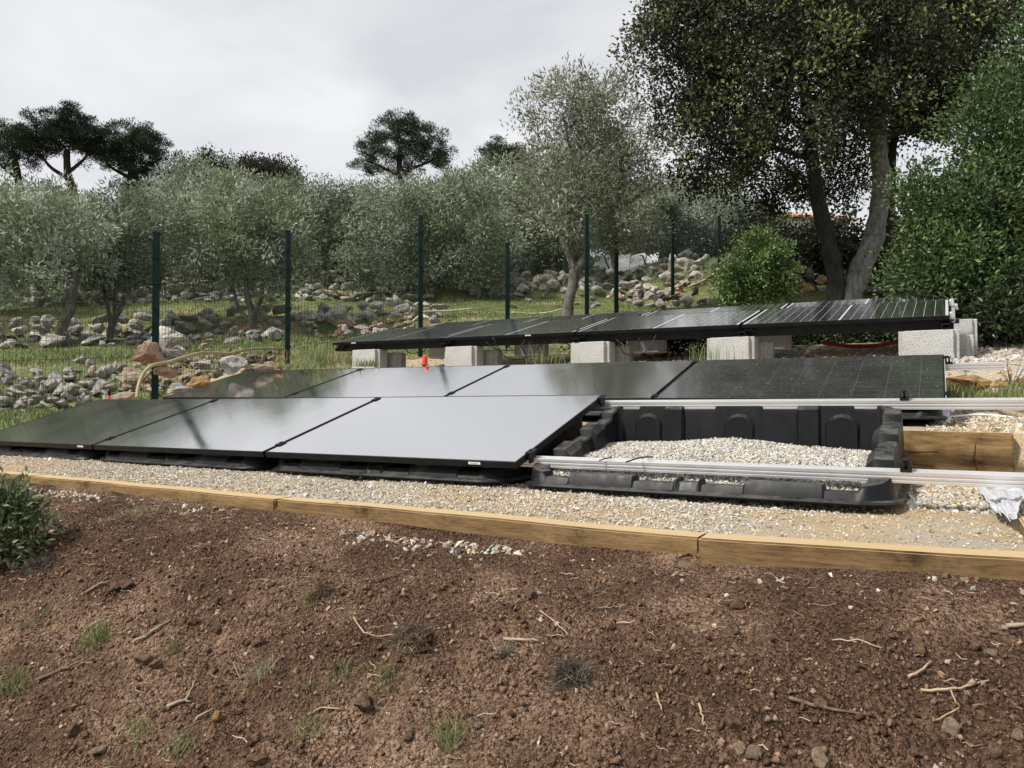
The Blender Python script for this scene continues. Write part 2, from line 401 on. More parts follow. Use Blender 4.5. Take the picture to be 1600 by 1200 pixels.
def panel_mat(name, basecol, dust, lo=.06, hi=.97, rough=.10, scratch=0.0):
    m, n, b = new_mat(name)
    b.inputs['Base Color'].default_value = (*basecol, 1); b.inputs['Roughness'].default_value = .35; b.inputs['Specular IOR Level'].default_value = 0.2
    lw = n.nodes.new('ShaderNodeLayerWeight'); lw.inputs['Blend'].default_value = .5
    mr = n.nodes.new('ShaderNodeMapRange'); mr.inputs[1].default_value = .30; mr.inputs[2].default_value = .66; mr.inputs[3].default_value = lo; mr.inputs[4].default_value = hi
    mr.interpolation_type = 'SMOOTHSTEP'
    n.links.new(lw.outputs['Facing'], mr.inputs[0])
    gl = n.nodes.new('ShaderNodeBsdfGlossy'); gl.inputs['Color'].default_value = (.86, .855, .855, 1)
    z0 = noise_node(n, 3, 5, .6, sc3=(1.6, .6, 1))
    rr = n.nodes.new('ShaderNodeMapRange'); rr.inputs[1].default_value = .3; rr.inputs[2].default_value = .7; rr.inputs[3].default_value = rough * .8; rr.inputs[4].default_value = rough * 1.35
    n.links.new(z0.outputs[0], rr.inputs[0]); n.links.new(rr.outputs[0], gl.inputs['Roughness'])
    zb = noise_node(n, 2.2, 2, .5); k = n.nodes.new('ShaderNodeBump'); k.inputs['Strength'].default_value = .1; k.inputs['Distance'].default_value = .004
    n.links.new(zb.outputs[0], k.inputs['Height']); n.links.new(k.outputs[0], gl.inputs['Normal'])
    mx = n.nodes.new('ShaderNodeMixShader'); n.links.new(mr.outputs[0], mx.inputs[0]); n.links.new(b.outputs[0], mx.inputs[1]); n.links.new(gl.outputs[0], mx.inputs[2])
    res = mx.outputs[0]
    # thin film of dust
    z1 = noise_node(n, 2.5, 6, .7); z2 = noise_node(n, 35, 5, .8, sc3=(.5, 3, 1)); z3 = noise_node(n, 60, 3, .6, sc3=(3, .15, 1))
    a = n.nodes.new('ShaderNodeMath'); a.operation = 'MULTIPLY'; n.links.new(z1.outputs[0], a.inputs[0]); n.links.new(z2.outputs[0], a.inputs[1])
    dr = n.nodes.new('ShaderNodeMapRange'); dr.inputs[1].default_value = .2; dr.inputs[2].default_value = .48; dr.inputs[3].default_value = dust * .25; dr.inputs[4].default_value = dust
    n.links.new(a.outputs[0], dr.inputs[0])
    fac = dr.outputs[0]
    if scratch:
        tcg = n.nodes.new('ShaderNodeTexCoord'); br = n.nodes.new('ShaderNodeTexBrick'); br.offset = 0; br.inputs['Scale'].default_value = 1.0
        br.inputs['Color1'].default_value = (0, 0, 0, 1); br.inputs['Color2'].default_value = (0, 0, 0, 1); br.inputs['Mortar'].default_value = (1, 1, 1, 1)
        br.inputs['Mortar Size'].default_value = .0018; br.inputs['Brick Width'].default_value = .182; br.inputs['Row Height'].default_value = .0925
        n.links.new(tcg.outputs['Object'], br.inputs[0])
        gm_ = n.nodes.new('ShaderNodeMath'); gm_.operation = 'MULTIPLY'; gm_.inputs[1].default_value = .08; n.links.new(br.outputs['Color'], gm_.inputs[0])
        ag = n.nodes.new('ShaderNodeMath'); ag.operation = 'ADD'; n.links.new(fac, ag.inputs[0]); n.links.new(gm_.outputs[0], ag.inputs[1]); fac = ag.outputs[0]
        sr = n.nodes.new('ShaderNodeMapRange'); sr.inputs[1].default_value = .63; sr.inputs[2].default_value = .74; sr.inputs[3].default_value = 0; sr.inputs[4].default_value = scratch
        n.links.new(z3.outputs[0], sr.inputs[0])
        ad = n.nodes.new('ShaderNodeMath'); ad.operation = 'ADD'; n.links.new(fac, ad.inputs[0]); n.links.new(sr.outputs[0], ad.inputs[1]); fac = ad.outputs[0]
    df = n.nodes.new('ShaderNodeBsdfDiffuse'); df.inputs[0].default_value = (.42, .43, .41, 1)
    m2 = n.nodes.new('ShaderNodeMixShader'); n.links.new(fac, m2.inputs[0]); n.links.new(res, m2.inputs[1]); n.links.new(df.outputs[0], m2.inputs[2])
    n.links.new(m2.outputs[0], n.nodes['Material Output'].inputs[0])
    return m
M['glass'] = panel_mat('black_module_glass', (.006, .007, .009), .05)
M['dusty_glass'] = panel_mat('dusty_module_glass', (.007, .008, .010), .11, hi=.62, scratch=.30)
M['cell'] = panel_mat('solar_cell', (.010, .013, .020), .04, hi=.82, rough=.10)
M['backsheet'] = panel_mat('white_backsheet', (.75, .76, .77), .02, hi=.40, rough=.10)

# concrete
m, n, b = new_mat('concrete_block'); M['concrete'] = m
z1 = noise_node(n, 3, 5, .6); z2 = noise_node(n, 95, 4, .7)
r1 = ramp(n, [(.3, (.36, .355, .34)), (.7, (.50, .495, .48))]); n.links.new(z1.outputs[0], r1.inputs[0])
r2 = ramp(n, [(.36, (.28,) * 3), (.47, (.95,) * 3), (.65, (1.1,) * 3)]); n.links.new(z2.outputs[0], r2.inputs[0])
n.links.new(mixc(n, 1.0, r1.outputs[0], r2.outputs[0], 'MULTIPLY'), b.inputs['Base Color']); b.inputs['Roughness'].default_value = .95; b.inputs['Specular IOR Level'].default_value = .1
bump(n, b, z2.outputs[0], .7, .006)

def bark_mat(name, a, c):
    m, n, b = new_mat(name)
    z = noise_node(n, 13, 6, .7, sc3=(1, 1, .35)); r = ramp(n, [(.3, a), (.65, c)]); n.links.new(z.outputs[0], r.inputs[0]); n.links.new(r.outputs[0], b.inputs['Base Color'])
    b.inputs['Roughness'].default_value = .95; b.inputs['Specular IOR Level'].default_value = .1
    bump(n, b, z.outputs[0], 1.0, .04)
    return m
M['olive_bark'] = bark_mat('olive_bark', (.045, .04, .035), (.20, .185, .165))
M['oak_bark'] = bark_mat('oak_bark', (.05, .048, .045), (.22, .215, .205))
M['dark_bark'] = bark_mat('dark_oak_bark', (.012, .011, .010), (.05, .046, .042))
M['pine_bark'] = bark_mat('pine_bark', (.014, .011, .009), (.05, .038, .03))
M['stick'] = noisy('dead_wood', [(.3, (.14, .10, .07)), (.7, (.38, .31, .24))], 30, .85, .4, .004, sc3=(1, 1, 1))
M['post'] = noisy('green_powder_coat', [(.4, (.003, .015, .013)), (.6, (.004, .021, .018))], 8, .55, 0, spec=.15)
M['wire'] = noisy('green_wire', [(.4, (.006, .022, .016)), (.6, (.010, .030, .022))], 8, .5, 0, spec=.3)
M['hose'] = noisy('beige_conduit', [(.3, (.28, .215, .125)), (.7, (.40, .32, .20))], 8, .6, .3, .004)
M['palehose'] = noisy('pale_hose', [(.3, (.50, .47, .33)), (.7, (.62, .58, .44))], 8, .5, 0)
M['cable'] = noisy('black_cable', [(.4, (.008, .008, .009)), (.6, (.014, .014, .014))], 10, .45, 0)
M['red'] = noisy('red_plastic', [(.35, (.55, .035, .025)), (.65, (.70, .06, .04))], 14, .5, 0)
M['redfade'] = noisy('red_hose_rubber', [(.35, (.16, .012, .014)), (.65, (.24, .02, .02))], 14, .6, 0)
M['sheet'] = noisy('white_sheet', [(.3, (.60, .61, .63)), (.7, (.78, .78, .80))], 5, .5, .2, .01)
M['film'] = noisy('crumpled_white_film', [(.3, (.40, .41, .44)), (.7, (.58, .58, .61))], 9, .35, .5, .01, spec=.5)
M['roof'] = noisy('terracotta_tiles', [(.3, (.36, .20, .14)), (.7, (.50, .32, .24))], 3, .85, .3, .02)
M['render'] = noisy('pale_render', [(.3, (.50, .46, .40)), (.7, (.58, .54, .48))], 2, .9, .2, .01)
M['pane'] = noisy('window_pane', [(.4, (.02, .025, .03)), (.6, (.03, .035, .04))], 2, .1, 0, spec=.6)
M['copper'] = noisy('brass_splice', [(.35, (.45, .36, .22)), (.65, (.60, .52, .36))], 12, .4, 0, metallic=.7)

# ------------------------------------------------------------------ the ground
def grid_mesh(name, xs, ys, zf, mat, site=False, smooth=True):
    X, Y = np.meshgrid(xs, ys)
    if site: WX, WY = S2W(X, Y)
    else: WX, WY = X, Y
    Z = zf(WX, WY)
    V = np.stack([WX, WY, Z], -1).reshape(-1, 3)
    nx, ny = len(xs), len(ys)
    i = np.arange(nx * ny).reshape(ny, nx)
    F = np.stack([i[:-1, :-1], i[:-1, 1:], i[1:, 1:], i[1:, :-1]], -1).reshape(-1, 4)
    return np_mesh(name, V, F, mat, smooth=smooth)

def nonuni(lo, hi, c0, c1, fine, coarse_n):
    a = np.arange(c0, c1 + fine / 2, fine)
    l = c0 - np.geomspace(fine, c0 - lo, coarse_n)[::-1]; r_ = c1 + np.geomspace(fine, hi - c1, coarse_n)
    return np.concatenate([l, a, r_])

def hill_z(x, y):
    s, t = W2S(x, y)
    z = ground(x, y)
    inside = ((t > -1.4) & (t < 2.33) & (s > -7.9) & (s < 2.5)) | ((t > 2.2) & (t < 10.0) & (s > -7.95) & (s < 4.4))
    return z - np.where(inside, .10, 0)

o = obj('hillside', grid_mesh('hillside', nonuni(-160, 160, -15, 11, .16, 26), nonuni(-60, 170, 2, 27, .12, 28), hill_z, M['turf'])); o['kind'] = 'structure'
o = obj('soil_bank', grid_mesh('soil_bank', np.arange(-8, 2.6, .02), np.concatenate([np.arange(-1.5, .8, .05), np.arange(.8, 2.30, .014)]), lambda x, y: ground(x, y), M['soil'], True)); o['kind'] = 'structure'

def gbed_z(x, y):
    s, t = W2S(x, y)
    z = ground(x, y) + .014 * fbm(x * 2.2, y * 2.2, 3) + .008 * fbm(x * 14, y * 14, 2)
    z = z + .075 * np.exp(-((s - .10) / .26) ** 2 - ((t - 4.02) / .34) ** 2)
    z = z - .012 * np.exp(-((t - 3.20) / .12) ** 2) * sstep(.1, -.2, s)
    z = z - sstep(2.5, 2.33, t) * .012 + .022 * sstep(-.55, .4, s) * sstep(2.9, 2.4, t)
    return z

def gz(s, t):
    x, y = S2W(s, t); return float(gbed_z(np.array([x]), np.array([y]))[0])
o = obj('gravel_bed', grid_mesh('gravel_bed', np.arange(-8, 4.5, .045), np.arange(2.29, 10.1, .04), gbed_z, M['fines'], True)); o['kind'] = 'structure'

# ------------------------------------------------------------------ pebbles, clods
def templates(k, seed):
    r_ = np.random.default_rng(seed); res = []
    base = np.array([[1, 0, 0], [-1, 0, 0], [0, 1, 0], [0, -1, 0], [0, 0, 1], [0, 0, -1]], float)
    cube = np.array([[-1, -1, -1], [1, -1, -1], [1, 1, -1], [-1, 1, -1], [-1, -1, 1], [1, -1, 1], [1, 1, 1], [-1, 1, 1]], float) * .66
    cf = []
    for a in ((3, 2, 1, 0), (4, 5, 6, 7), (0, 1, 5, 4), (1, 2, 6, 5), (2, 3, 7, 6), (3, 0, 4, 7)):
        cf += [(a[0], a[1], a[2]), (a[0], a[2], a[3])]
    of = [(0, 2, 4), (2, 1, 4), (1, 3, 4), (3, 0, 4), (2, 0, 5), (1, 2, 5), (3, 1, 5), (0, 3, 5)]
    for i in range(k):
        if i % 2: res.append((cube * (1 + r_.normal(0, .16, cube.shape)) + r_.normal(0, .14, cube.shape), np.array(cf)))
        else: res.append((base + r_.normal(0, .2, base.shape), np.array(of)))
    return res

def scatter(name, P, size, C, mat, seed=1, flat=(.55, .9), sink=.2, up=None, smooth=False):
    r_ = np.random.default_rng(seed); T = templates(8, seed)[::2 if smooth else 1]; n = len(P)
    which = r_.integers(0, len(T), n); Vs = []; Fs = []; Cs = []; off = 0
    for k, (tv, tf) in enumerate(T):
        idx = np.where(which == k)[0]
        if not len(idx): continue
        m_ = len(idx); a = r_.random(m_) * 6.283
        sx = size[idx] * r_.uniform(.8, 1.25, m_); sy = size[idx] * r_.uniform(.65, 1.0, m_); szz = size[idx] * r_.uniform(flat[0], flat[1], m_)
        v = tv[None] * np.stack([sx, sy, szz], -1)[:, None, :] * .5
        tl = r_.normal(0, .35, (m_, 2))
        v[..., 2] += v[..., 0] * tl[:, None, 0] + v[..., 1] * tl[:, None, 1]
        ca, sa = np.cos(a)[:, None], np.sin(a)[:, None]
        v = np.stack([v[..., 0] * ca - v[..., 1] * sa, v[..., 0] * sa + v[..., 1] * ca, v[..., 2]], -1)
        v += P[idx][:, None, :]; v[..., 2] += (szz * (.5 - sink))[:, None]
        nv = len(tv)
        Vs.append(v.reshape(-1, 3)); Fs.append((tf[None] + (np.arange(m_) * nv)[:, None, None] + off).reshape(-1, 3)); off += m_ * nv
        Cs.append(np.repeat(C[idx], nv, 0))
    return np_mesh(name, np.concatenate(Vs), np.concatenate(Fs), mat, np.concatenate(Cs), smooth=smooth)

def palette(n, cols, w=None, jit=.12, seed=0):
    r_ = np.random.default_rng(seed); c_ = np.array(cols); k = r_.choice(len(c_), n, p=w)
    return np.clip(c_[k] * (1 + r_.normal(0, jit, (n, 1))), .005, .9)

WHITE = [(.52, .50, .46), (.58, .56, .52), (.42, .40, .365), (.50, .44, .34), (.34, .325, .295)]
BEIGE = [(.50, .41, .28), (.53, .44, .31), (.45, .36, .235), (.52, .46, .36), (.37, .30, .21), (.54, .50, .43)]

def site_scatter(name, n, s0, s1, t0, t1, size, cols, seed, keep=None, zf=None, flat=(.55, .95)):
    r_ = np.random.default_rng(seed)
    s = r_.uniform(s0, s1, n); t = r_.uniform(t0, t1, n)
    if keep is not None:
        k = keep(s, t, r_); s, t = s[k], t[k]
    x, y = S2W(s, t); z = (zf or gbed_z)(x, y)
    sz = r_.uniform(size[0], size[1], len(s)) ** 1.0
    sz = np.where(r_.random(len(s)) < .05, sz * 1.7, sz)
    o = obj(name, scatter(name, np.stack([x, y, z], -1), sz, palette(len(s), cols, None, .13, seed), M['pebble'], seed, flat)); o['kind'] = 'stuff'
    return o

def sand_keep(s, t, r_):   # pebbles thin out where sand covers the bed
    x, y = S2W(s, t); q = fbm(x * .9 + 3, y * .9, 2)
    return r_.random(len(s)) < np.clip(.42 + 1.3 * q + sstep(-2.9, -1.9, s) * .35 - sstep(-.9, -.2, s) * .7 + sstep(2.62, 2.42, t) * .35 * sstep(-3, -2, s), .06, 1)
tag(site_scatter('gravel_strip', 28000, -7.0, .5, 2.40, 3.35, (.006, .014), [(.50, .47, .42), (.44, .40, .34), (.50, .44, .34), (.40, .36, .30), (.55, .52, .47)], 11, sand_keep), 'pale angular gravel strip between the timber edging and the black tubs', 'gravel')
tag(site_scatter('sand_grit', 8000, -7.0, .5, 2.38, 3.5, (.004, .010), BEIGE, 12), 'fine beige grit and sand between the gravel stones', 'grit')
tag(site_scatter('terrace_gravel', 5200, -.15, 1.6, 3.35, 4.48, (.011, .022), WHITE + BEIGE[:2], 13), 'beige gravel heaped beside the open black tub', 'gravel')
tag(site_scatter('shelf_gravel', 5200, -.1, 2.6, 4.6, 6.2, (.012, .022), BEIGE + WHITE[:1], 14), 'beige gravel shelf above the short timber sleeper', 'gravel')
tag(site_scatter('upper_gravel', 6000, -.2, 3.6, 6.5, 9.6, (.018, .036), WHITE[:3] + [(.55, .49, .44), (.48, .42, .37)], 15), 'pale pinkish gravel of the upper terrace right of the blocks', 'gravel')
tag(site_scatter('block_gravel', 7000, -7.6, -.2, 6.6, 10.05, (.018, .034), WHITE[:3], 16), 'white gravel around the concrete blocks', 'gravel')

# soil clods and crumbs on the bank
def bank_points(n, seed, p=1.0):
    r_ = np.random.default_rng(seed)
    s = r_.uniform(-6.4, 1.3, n); t = 2.26 - 1.35 * r_.random(n) ** p
    x, y = S2W(s, t); k = (np.abs(x) < .78 * y + .25) & (y > .9)
    return s[k], t[k], x[k], y[k], r_
SOILC = [(.132, .080, .053), (.176, .111, .075), (.080, .047, .031), (.25, .170, .120), (.150, .092, .061), (.105, .062, .041)]
s_, t_, x_, y_, r_ = bank_points(110000, 21)
sz = .0030 + .0048 * r_.random(len(x_)) ** 1.8 + .016 * (r_.random(len(x_)) ** 16)
sz = sz * (1 - .35 * sstep(1.75, 2.15, t_))
cl = scatter('soil_clods', np.stack([x_, y_, ground(x_, y_)], -1), sz, palette(len(x_), SOILC, None, .2, 21), M['clod'], 21, (.75, 1.1), .15, smooth=True)
o = obj('soil_crumbs', cl); o['kind'] = 'stuff'; tag(o, 'reddish brown crumbs and clods covering the soil bank', 'soil')
s_, t_, x_, y_, r_ = bank_points(3600, 22)
sz = .005 + .013 * r_.random(len(x_)) ** 2.5
o = obj('soil_grit', scatter('soil_grit', np.stack([x_, y_, ground(x_, y_)], -1), sz, palette(len(x_), [(.24, .165, .115), (.30, .22, .16), (.19, .12, .08), (.42, .36, .30), (.22, .14, .09)], None, .18, 22), M['pebble'], 22, (.5, .9), .3)); o['kind'] = 'stuff'
tag(o, 'small stained stones sprinkled through the brown soil', 'grit')
# spilled white gravel along the foot of the sleepers
r_ = np.random.default_rng(23); n_ = 2800
s_ = r_.uniform(-5.2, .9, n_); t_ = 2.235 - np.abs(r_.normal(0, .055, n_))
k = r_.random(n_) < np.clip(.02 + 1.1 * vnoise(s_ * 2.1 + 9, t_ * 0 + 2.2) + .14 * sstep(-.9, -2.6, s_), .02, .5)
s_, t_ = s_[k], t_[k]; x_, y_ = S2W(s_, t_)
o = obj('spilled_gravel', scatter('spilled_gravel', np.stack([x_, y_, ground(x_, y_)], -1), r_.uniform(.009, .026, len(x_)), palette(len(x_), WHITE[2:] + [(.36, .27, .19), (.30, .21, .15)], None, .14, 23), M['pebble'], 23, (.5, .9), .2)); o['kind'] = 'stuff'
tag(o, 'white gravel spilled along the foot of the timber edging', 'gravel')

# ------------------------------------------------------------------ timber sleepers
def sleeper(label, s0, s1, t0, z0, z1, dep=.10, group='oak sleepers edging the gravel bed', along='s', cracks=(), rise=0.0):
    """beam with its face at t0 (along s) or at s = t0 (along t)"""
    L = s1 - s0
    if along == 's':
        x, y = S2W((s0 + s1) / 2, t0); rz = -YAW
    else:
        x, y = S2W(t0, (s0 + s1) / 2); rz = -YAW + R(90)
    root = thing('timber_sleeper', label, 'timber', (x, y, z0), (0, -rise, rz), group)
    mb = MB(); mb.box(-L / 2, L / 2, 0, dep, 0, z1 - z0)
    bmesh.ops.subdivide_edges(mb.bm, edges=[e for e in mb.bm.edges if abs(e.verts[0].co.x - e.verts[1].co.x) > .1], cuts=14, use_grid_fill=True)
    for v in mb.bm.verts:
        p = v.co * 2.3 + Vector((s0 * 7, t0, 0)); v.co.y += .006 * mnoise.noise(p); v.co.z += .006 * mnoise.noise(p + Vector((9, 3, 1)))
    mb.bevel(.006, 2)
    mb.build('beam', M['timber'], root)
    for pts in cracks:   # drying checks: thin dark splits standing in the face
        c = MB()
        for (xa, za), (xb, zb) in zip(pts, pts[1:]):
            d = Vector((xb - xa, 0, zb - za)); n2 = Vector((-d.z, 0, d.x)).normalized() * .0009
            a, b_ = Vector((xa, -.0072, za)), Vector((xb, -.0072, zb))
            vs = [c.bm.verts.new(p) for p in (a - n2, b_ - n2, b_ + n2, a + n2)] + [c.bm.verts.new(p + Vector((0, .012, 0))) for p in (a - n2, b_ - n2, b_ + n2, a + n2)]
            for f in ((0, 1, 2, 3), (7, 6, 5, 4), (0, 4, 5, 1), (1, 5, 6, 2), (2, 6, 7, 3), (3, 7, 4, 0)): c.bm.faces.new([vs[i] for i in f])
        c.build('split', M['crack'], root)
    return root
TT = 2.285
sleeper('pale fresh-sawn oak sleeper at the right end of the front edging', -.652, 1.35, TT - .012, -.632, -.390, rise=.028, cracks=[[(-.99, .135), (-.75, .105), (-.5, .085), (-.36, .06), (-.24, .055)]])
sleeper('dark-stained oak sleeper in the middle of the front edging', -2.478, -.66, TT, -.66, -.420, cracks=[[(.70, .09), (.78, .13), (.84, .17), (.88, .19)]])
sleeper('long plain oak sleeper of the front edging below the two left panels', -4.40, -2.486, TT - .004, -.66, -.422, cracks=[[(.32, .20), (.36, .16), (.38, .12), (.35, .10)], [(-.2, .20), (.02, .185), (.2, .17)]])
sleeper('oak sleeper at the far left end of the front edging behind the leafy bush', -6.3, -4.408, TT + .006, -.66, -.422)
sleeper('oak sleeper standing on edge behind the right end of the open tub', -3.0, .285, 4.46, -.50, -.163, dep=.075, group='oak sleepers stepping up the gravel', cracks=[[(1.48, .28), (1.475, .2), (1.49, .12), (1.48, .05)], [(.9, .25), (1.2, .23), (1.32, .235)], [(.8, .18), (1.15, .17), (1.3, .16)]])  # left stretch lengthened out of sight to darken the gap beside the tub
sleeper('short oak side sleeper cut by the right edge of the picture', 2.42, 3.02, .30, -.60, -.385, dep=.10, group='oak sleepers stepping up the gravel', along='t')

# ------------------------------------------------------------------ solar panels
PW, PD, PH = 1.722, 1.13, .034
def ring_mesh(name, w, d, lip, z0, z1, mat):
    bm = bmesh.new()
    def loop(a, z): return [bm.verts.new(p) for p in ((-w / 2 + a, a, z), (w / 2 - a, a, z), (w / 2 - a, d - a, z), (-w / 2 + a, d - a, z))]
    o0, o1, i1, i0 = loop(0, z0), loop(0, z1), loop(lip, z1), loop(lip, z0)
    for A, B in ((o0, o1), (o1, i1), (i1, i0), (i0, o0)):
        for k in range(4): bm.faces.new((A[k], A[(k + 1) % 4], B[(k + 1) % 4], B[k]))
    bmesh.ops.bevel(bm, geom=[e for e in bm.edges if all(abs(v.co.z - z1) < 1e-5 for v in e.verts)], offset=.0012, segments=1, affect='EDGES')
    bmesh.ops.recalc_face_normals(bm, faces=bm.faces[:])
    me = bpy.data.meshes.new(name); bm.to_mesh(me); bm.free(); me.materials.append(mat); return me
frame_me = ring_mesh('panel_frame', PW, PD, .009, -PH, 0, M['frame'])
glass_me = MB().box(-PW / 2 + .0092, PW / 2 - .0092, .0092, PD - .0092, -.008, -.0016).mesh('panel_glass', M['glass'])
glassd_me = MB().box(-PW / 2 + .0092, PW / 2 - .0092, .0092, PD - .0092, -.008, -.0016).mesh('panel_glass_dusty', M['dusty_glass'])
clamp_me = MB().box(-.019, .019, -.03, .03, .001, .006).box(-.006, .006, -.03, .03, -.05, .001).tube([(0, 0, .004), (0, 0, .012)], .0065, 6).mesh('clamp', M['frame'])
sticker_me = MB().box(-.035, .035, -.0012, 0, -.021, -.009).mesh('sticker', M['label'])
print_me = MB().box(-.024, .024, -.0018, -.0013, -.0135, -.0125).box(-.024, .016, -.0018, -.0013, -.0175, -.0165).mesh('sticker_print', M['ink'])

def row_rot(tilt, yaw, slope):
    return (Matrix.Rotation(-yaw, 4, 'Z') @ Matrix.Rotation(-slope, 4, 'Y') @ Matrix.Rotation(tilt, 4, 'X'))
def panel(label, group, fr, i, tilt, yaw, slope, dusty=False, clamps=True, sticker=None, name='solar_panel'):
    ex = Vector((math.cos(yaw) * math.cos(slope), -math.sin(yaw) * math.cos(slope), math.sin(slope)))
    p = Vector(fr) - ex * (i * 1.744 + PW / 2)
    root = thing(name, label, 'solar panel', p, row_rot(tilt, yaw, slope).to_euler(), group)
    obj('frame', frame_me, root); obj('glass', glassd_me if dusty else glass_me, root)
    if clamps:
        for y in clamps if isinstance(clamps, (list, tuple)) else (.14, PD - .06):
            obj('clamp', clamp_me, root, (PW / 2 + .011, y, 0))
    if dusty:
        e_ = MB().box(PW / 2 + .001, PW / 2 + .005, .002, PD - .002, -PH, -.0008).build('edge_trim', M['alu'], root); e_['label'] = 'bare silver right edge of the frame'
    if sticker is not None:
        st = obj('sticker', sticker_me, root, (sticker, 0, 0)); st['label'] = 'small white sticker on the front edge of the frame'
        obj('print', print_me, st)
    return root
ROW0 = ((.019, 3.632, -.2985), R(17.1), R(30.0), R(.35))
ROW1 = ((2.468, 4.285, .010), R(15.8), R(29.5), R(-.15))
ROW2 = ((3.681, 6.315, .713), R(13.4), R(30.0), R(-.28))
ROW3 = ((4.40, 7.46, .930), R(13.4), R(30.0), R(-.28))
G0 = 'black panels of the front row'
panel('large black solar panel of the front row reflecting bright sky, next to the open tub', G0, ROW0[0], 0, *ROW0[1:], sticker=.62)
panel('black front-row solar panel second from the left, reflecting dark tree streaks', G0, ROW0[0], 1, *ROW0[1:])
panel('darkest front-row black solar panel, cut by the left edge of the picture', G0, ROW0[0], 2, *ROW0[1:], sticker=.72)
G1 = 'black panels of the middle row'
panel('dusty scratched black solar panel at the right end of the middle row', G1, ROW1[0], 0, *ROW1[1:], dusty=True, clamps=(.10, PD - .1), sticker=.6)
panel('black middle-row solar panel just left of the dusty scratched one', G1, ROW1[0], 1, *ROW1[1:], clamps=(.05, PD - .06), sticker=.33)
panel('bright-reflecting black middle-row solar panel, second from the left', G1, ROW1[0], 2, *ROW1[1:])
panel('greenish dark solar panel at the left end of the middle row', G1, ROW1[0], 3, *ROW1[1:])

# upper rows: white-gridded modules, cells stand as thin tiles on the backsheet
back_me = MB().box(-PW / 2 + .0092, PW / 2 - .0092, .0092, PD - .0092, -.008, -.0030).mesh('backsheet', M['backsheet'])
NCX, NCY = 20, 6
cw = (PW - .06 - .014) / NCX; chh = (PD - .05) / NCY
cell_me = MB().box(-cw / 2 + .0019, cw / 2 - .0019, -chh / 2 + .0016, chh / 2 - .0016, -.0040, -.0012).mesh('cell', M['cell'])
strip_me = MB()
for j in range(NCY):
    for i in range(NCX):
        cx = -PW / 2 + .03 + cw * (i + .5) + (.014 if i >= NCX // 2 else 0); cy = .025 + chh * (j + .5)
        strip_me.box(cx - cw / 2 + .0019, cx + cw / 2 - .0019, cy - chh / 2 + .0016, cy + chh / 2 - .0016, -.0040, -.0012)
strip_me = strip_me.mesh('cells', M['cell'])
edge_clamp_me = MB().box(-.012, .016, -.035, .035, -.045, .006).tube([(0, 0, .004), (0, 0, .014)], .0065, 6).mesh('end_clamp', M['alu'])
def grid_panel(label, group, row, i, cells):
    fr, tilt, yaw, slope = row
    ex = Vector((math.cos(yaw) * math.cos(slope), -math.sin(yaw) * math.cos(slope), math.sin(slope)))
    root = thing('solar_panel', label, 'solar panel', Vector(fr) - ex * (i * 1.744 + PW / 2), row_rot(tilt, yaw, slope).to_euler(), group)
    obj('frame', frame_me, root); obj('backsheet', back_me, root)
    if cells:
        for jj in range(NCY):
            for ii in range(NCX):
                cx = -PW / 2 + .03 + cw * (ii + .5) + (.014 if ii >= NCX // 2 else 0); cy = .025 + chh * (jj + .5)
                obj('cell', cell_me, root, (cx, cy, 0))
    else:
        q = obj('cell_field', strip_me, root); q['kind'] = 'stuff'
    for y in (.12, PD - .12):
        obj('clamp', edge_clamp_me if i == 0 else clamp_me, root, (PW / 2 + .010, y, 0))
    if i in (3, 2):
        st = obj('sticker', sticker_me, root, (.30 if i == 2 else -.5, 0, 0)); obj('print', print_me, st)
    return root
G2 = 'white-gridded panels on the concrete blocks, front line'
for i, l in enumerate(('white-gridded solar panel at the right end of the block-mounted front line', 'white-gridded solar panel second from the right on the concrete blocks',
                       'white-gridded solar panel third from the right on the concrete blocks', 'white-gridded solar panel at the left end of the block-mounted front line')):
    grid_panel(l, G2, ROW2, i, True)
G3 = 'white-gridded panels of the rearmost line'
for i, l in enumerate(('rearmost white-gridded panel at the right end, showing as a bright strip', 'rearmost white-gridded panel second from the right end',
                       'rearmost white-gridded panel third from the right end', 'rearmost white-gridded panel at the left end')):
    grid_panel(l, G3, ROW3, i, False)

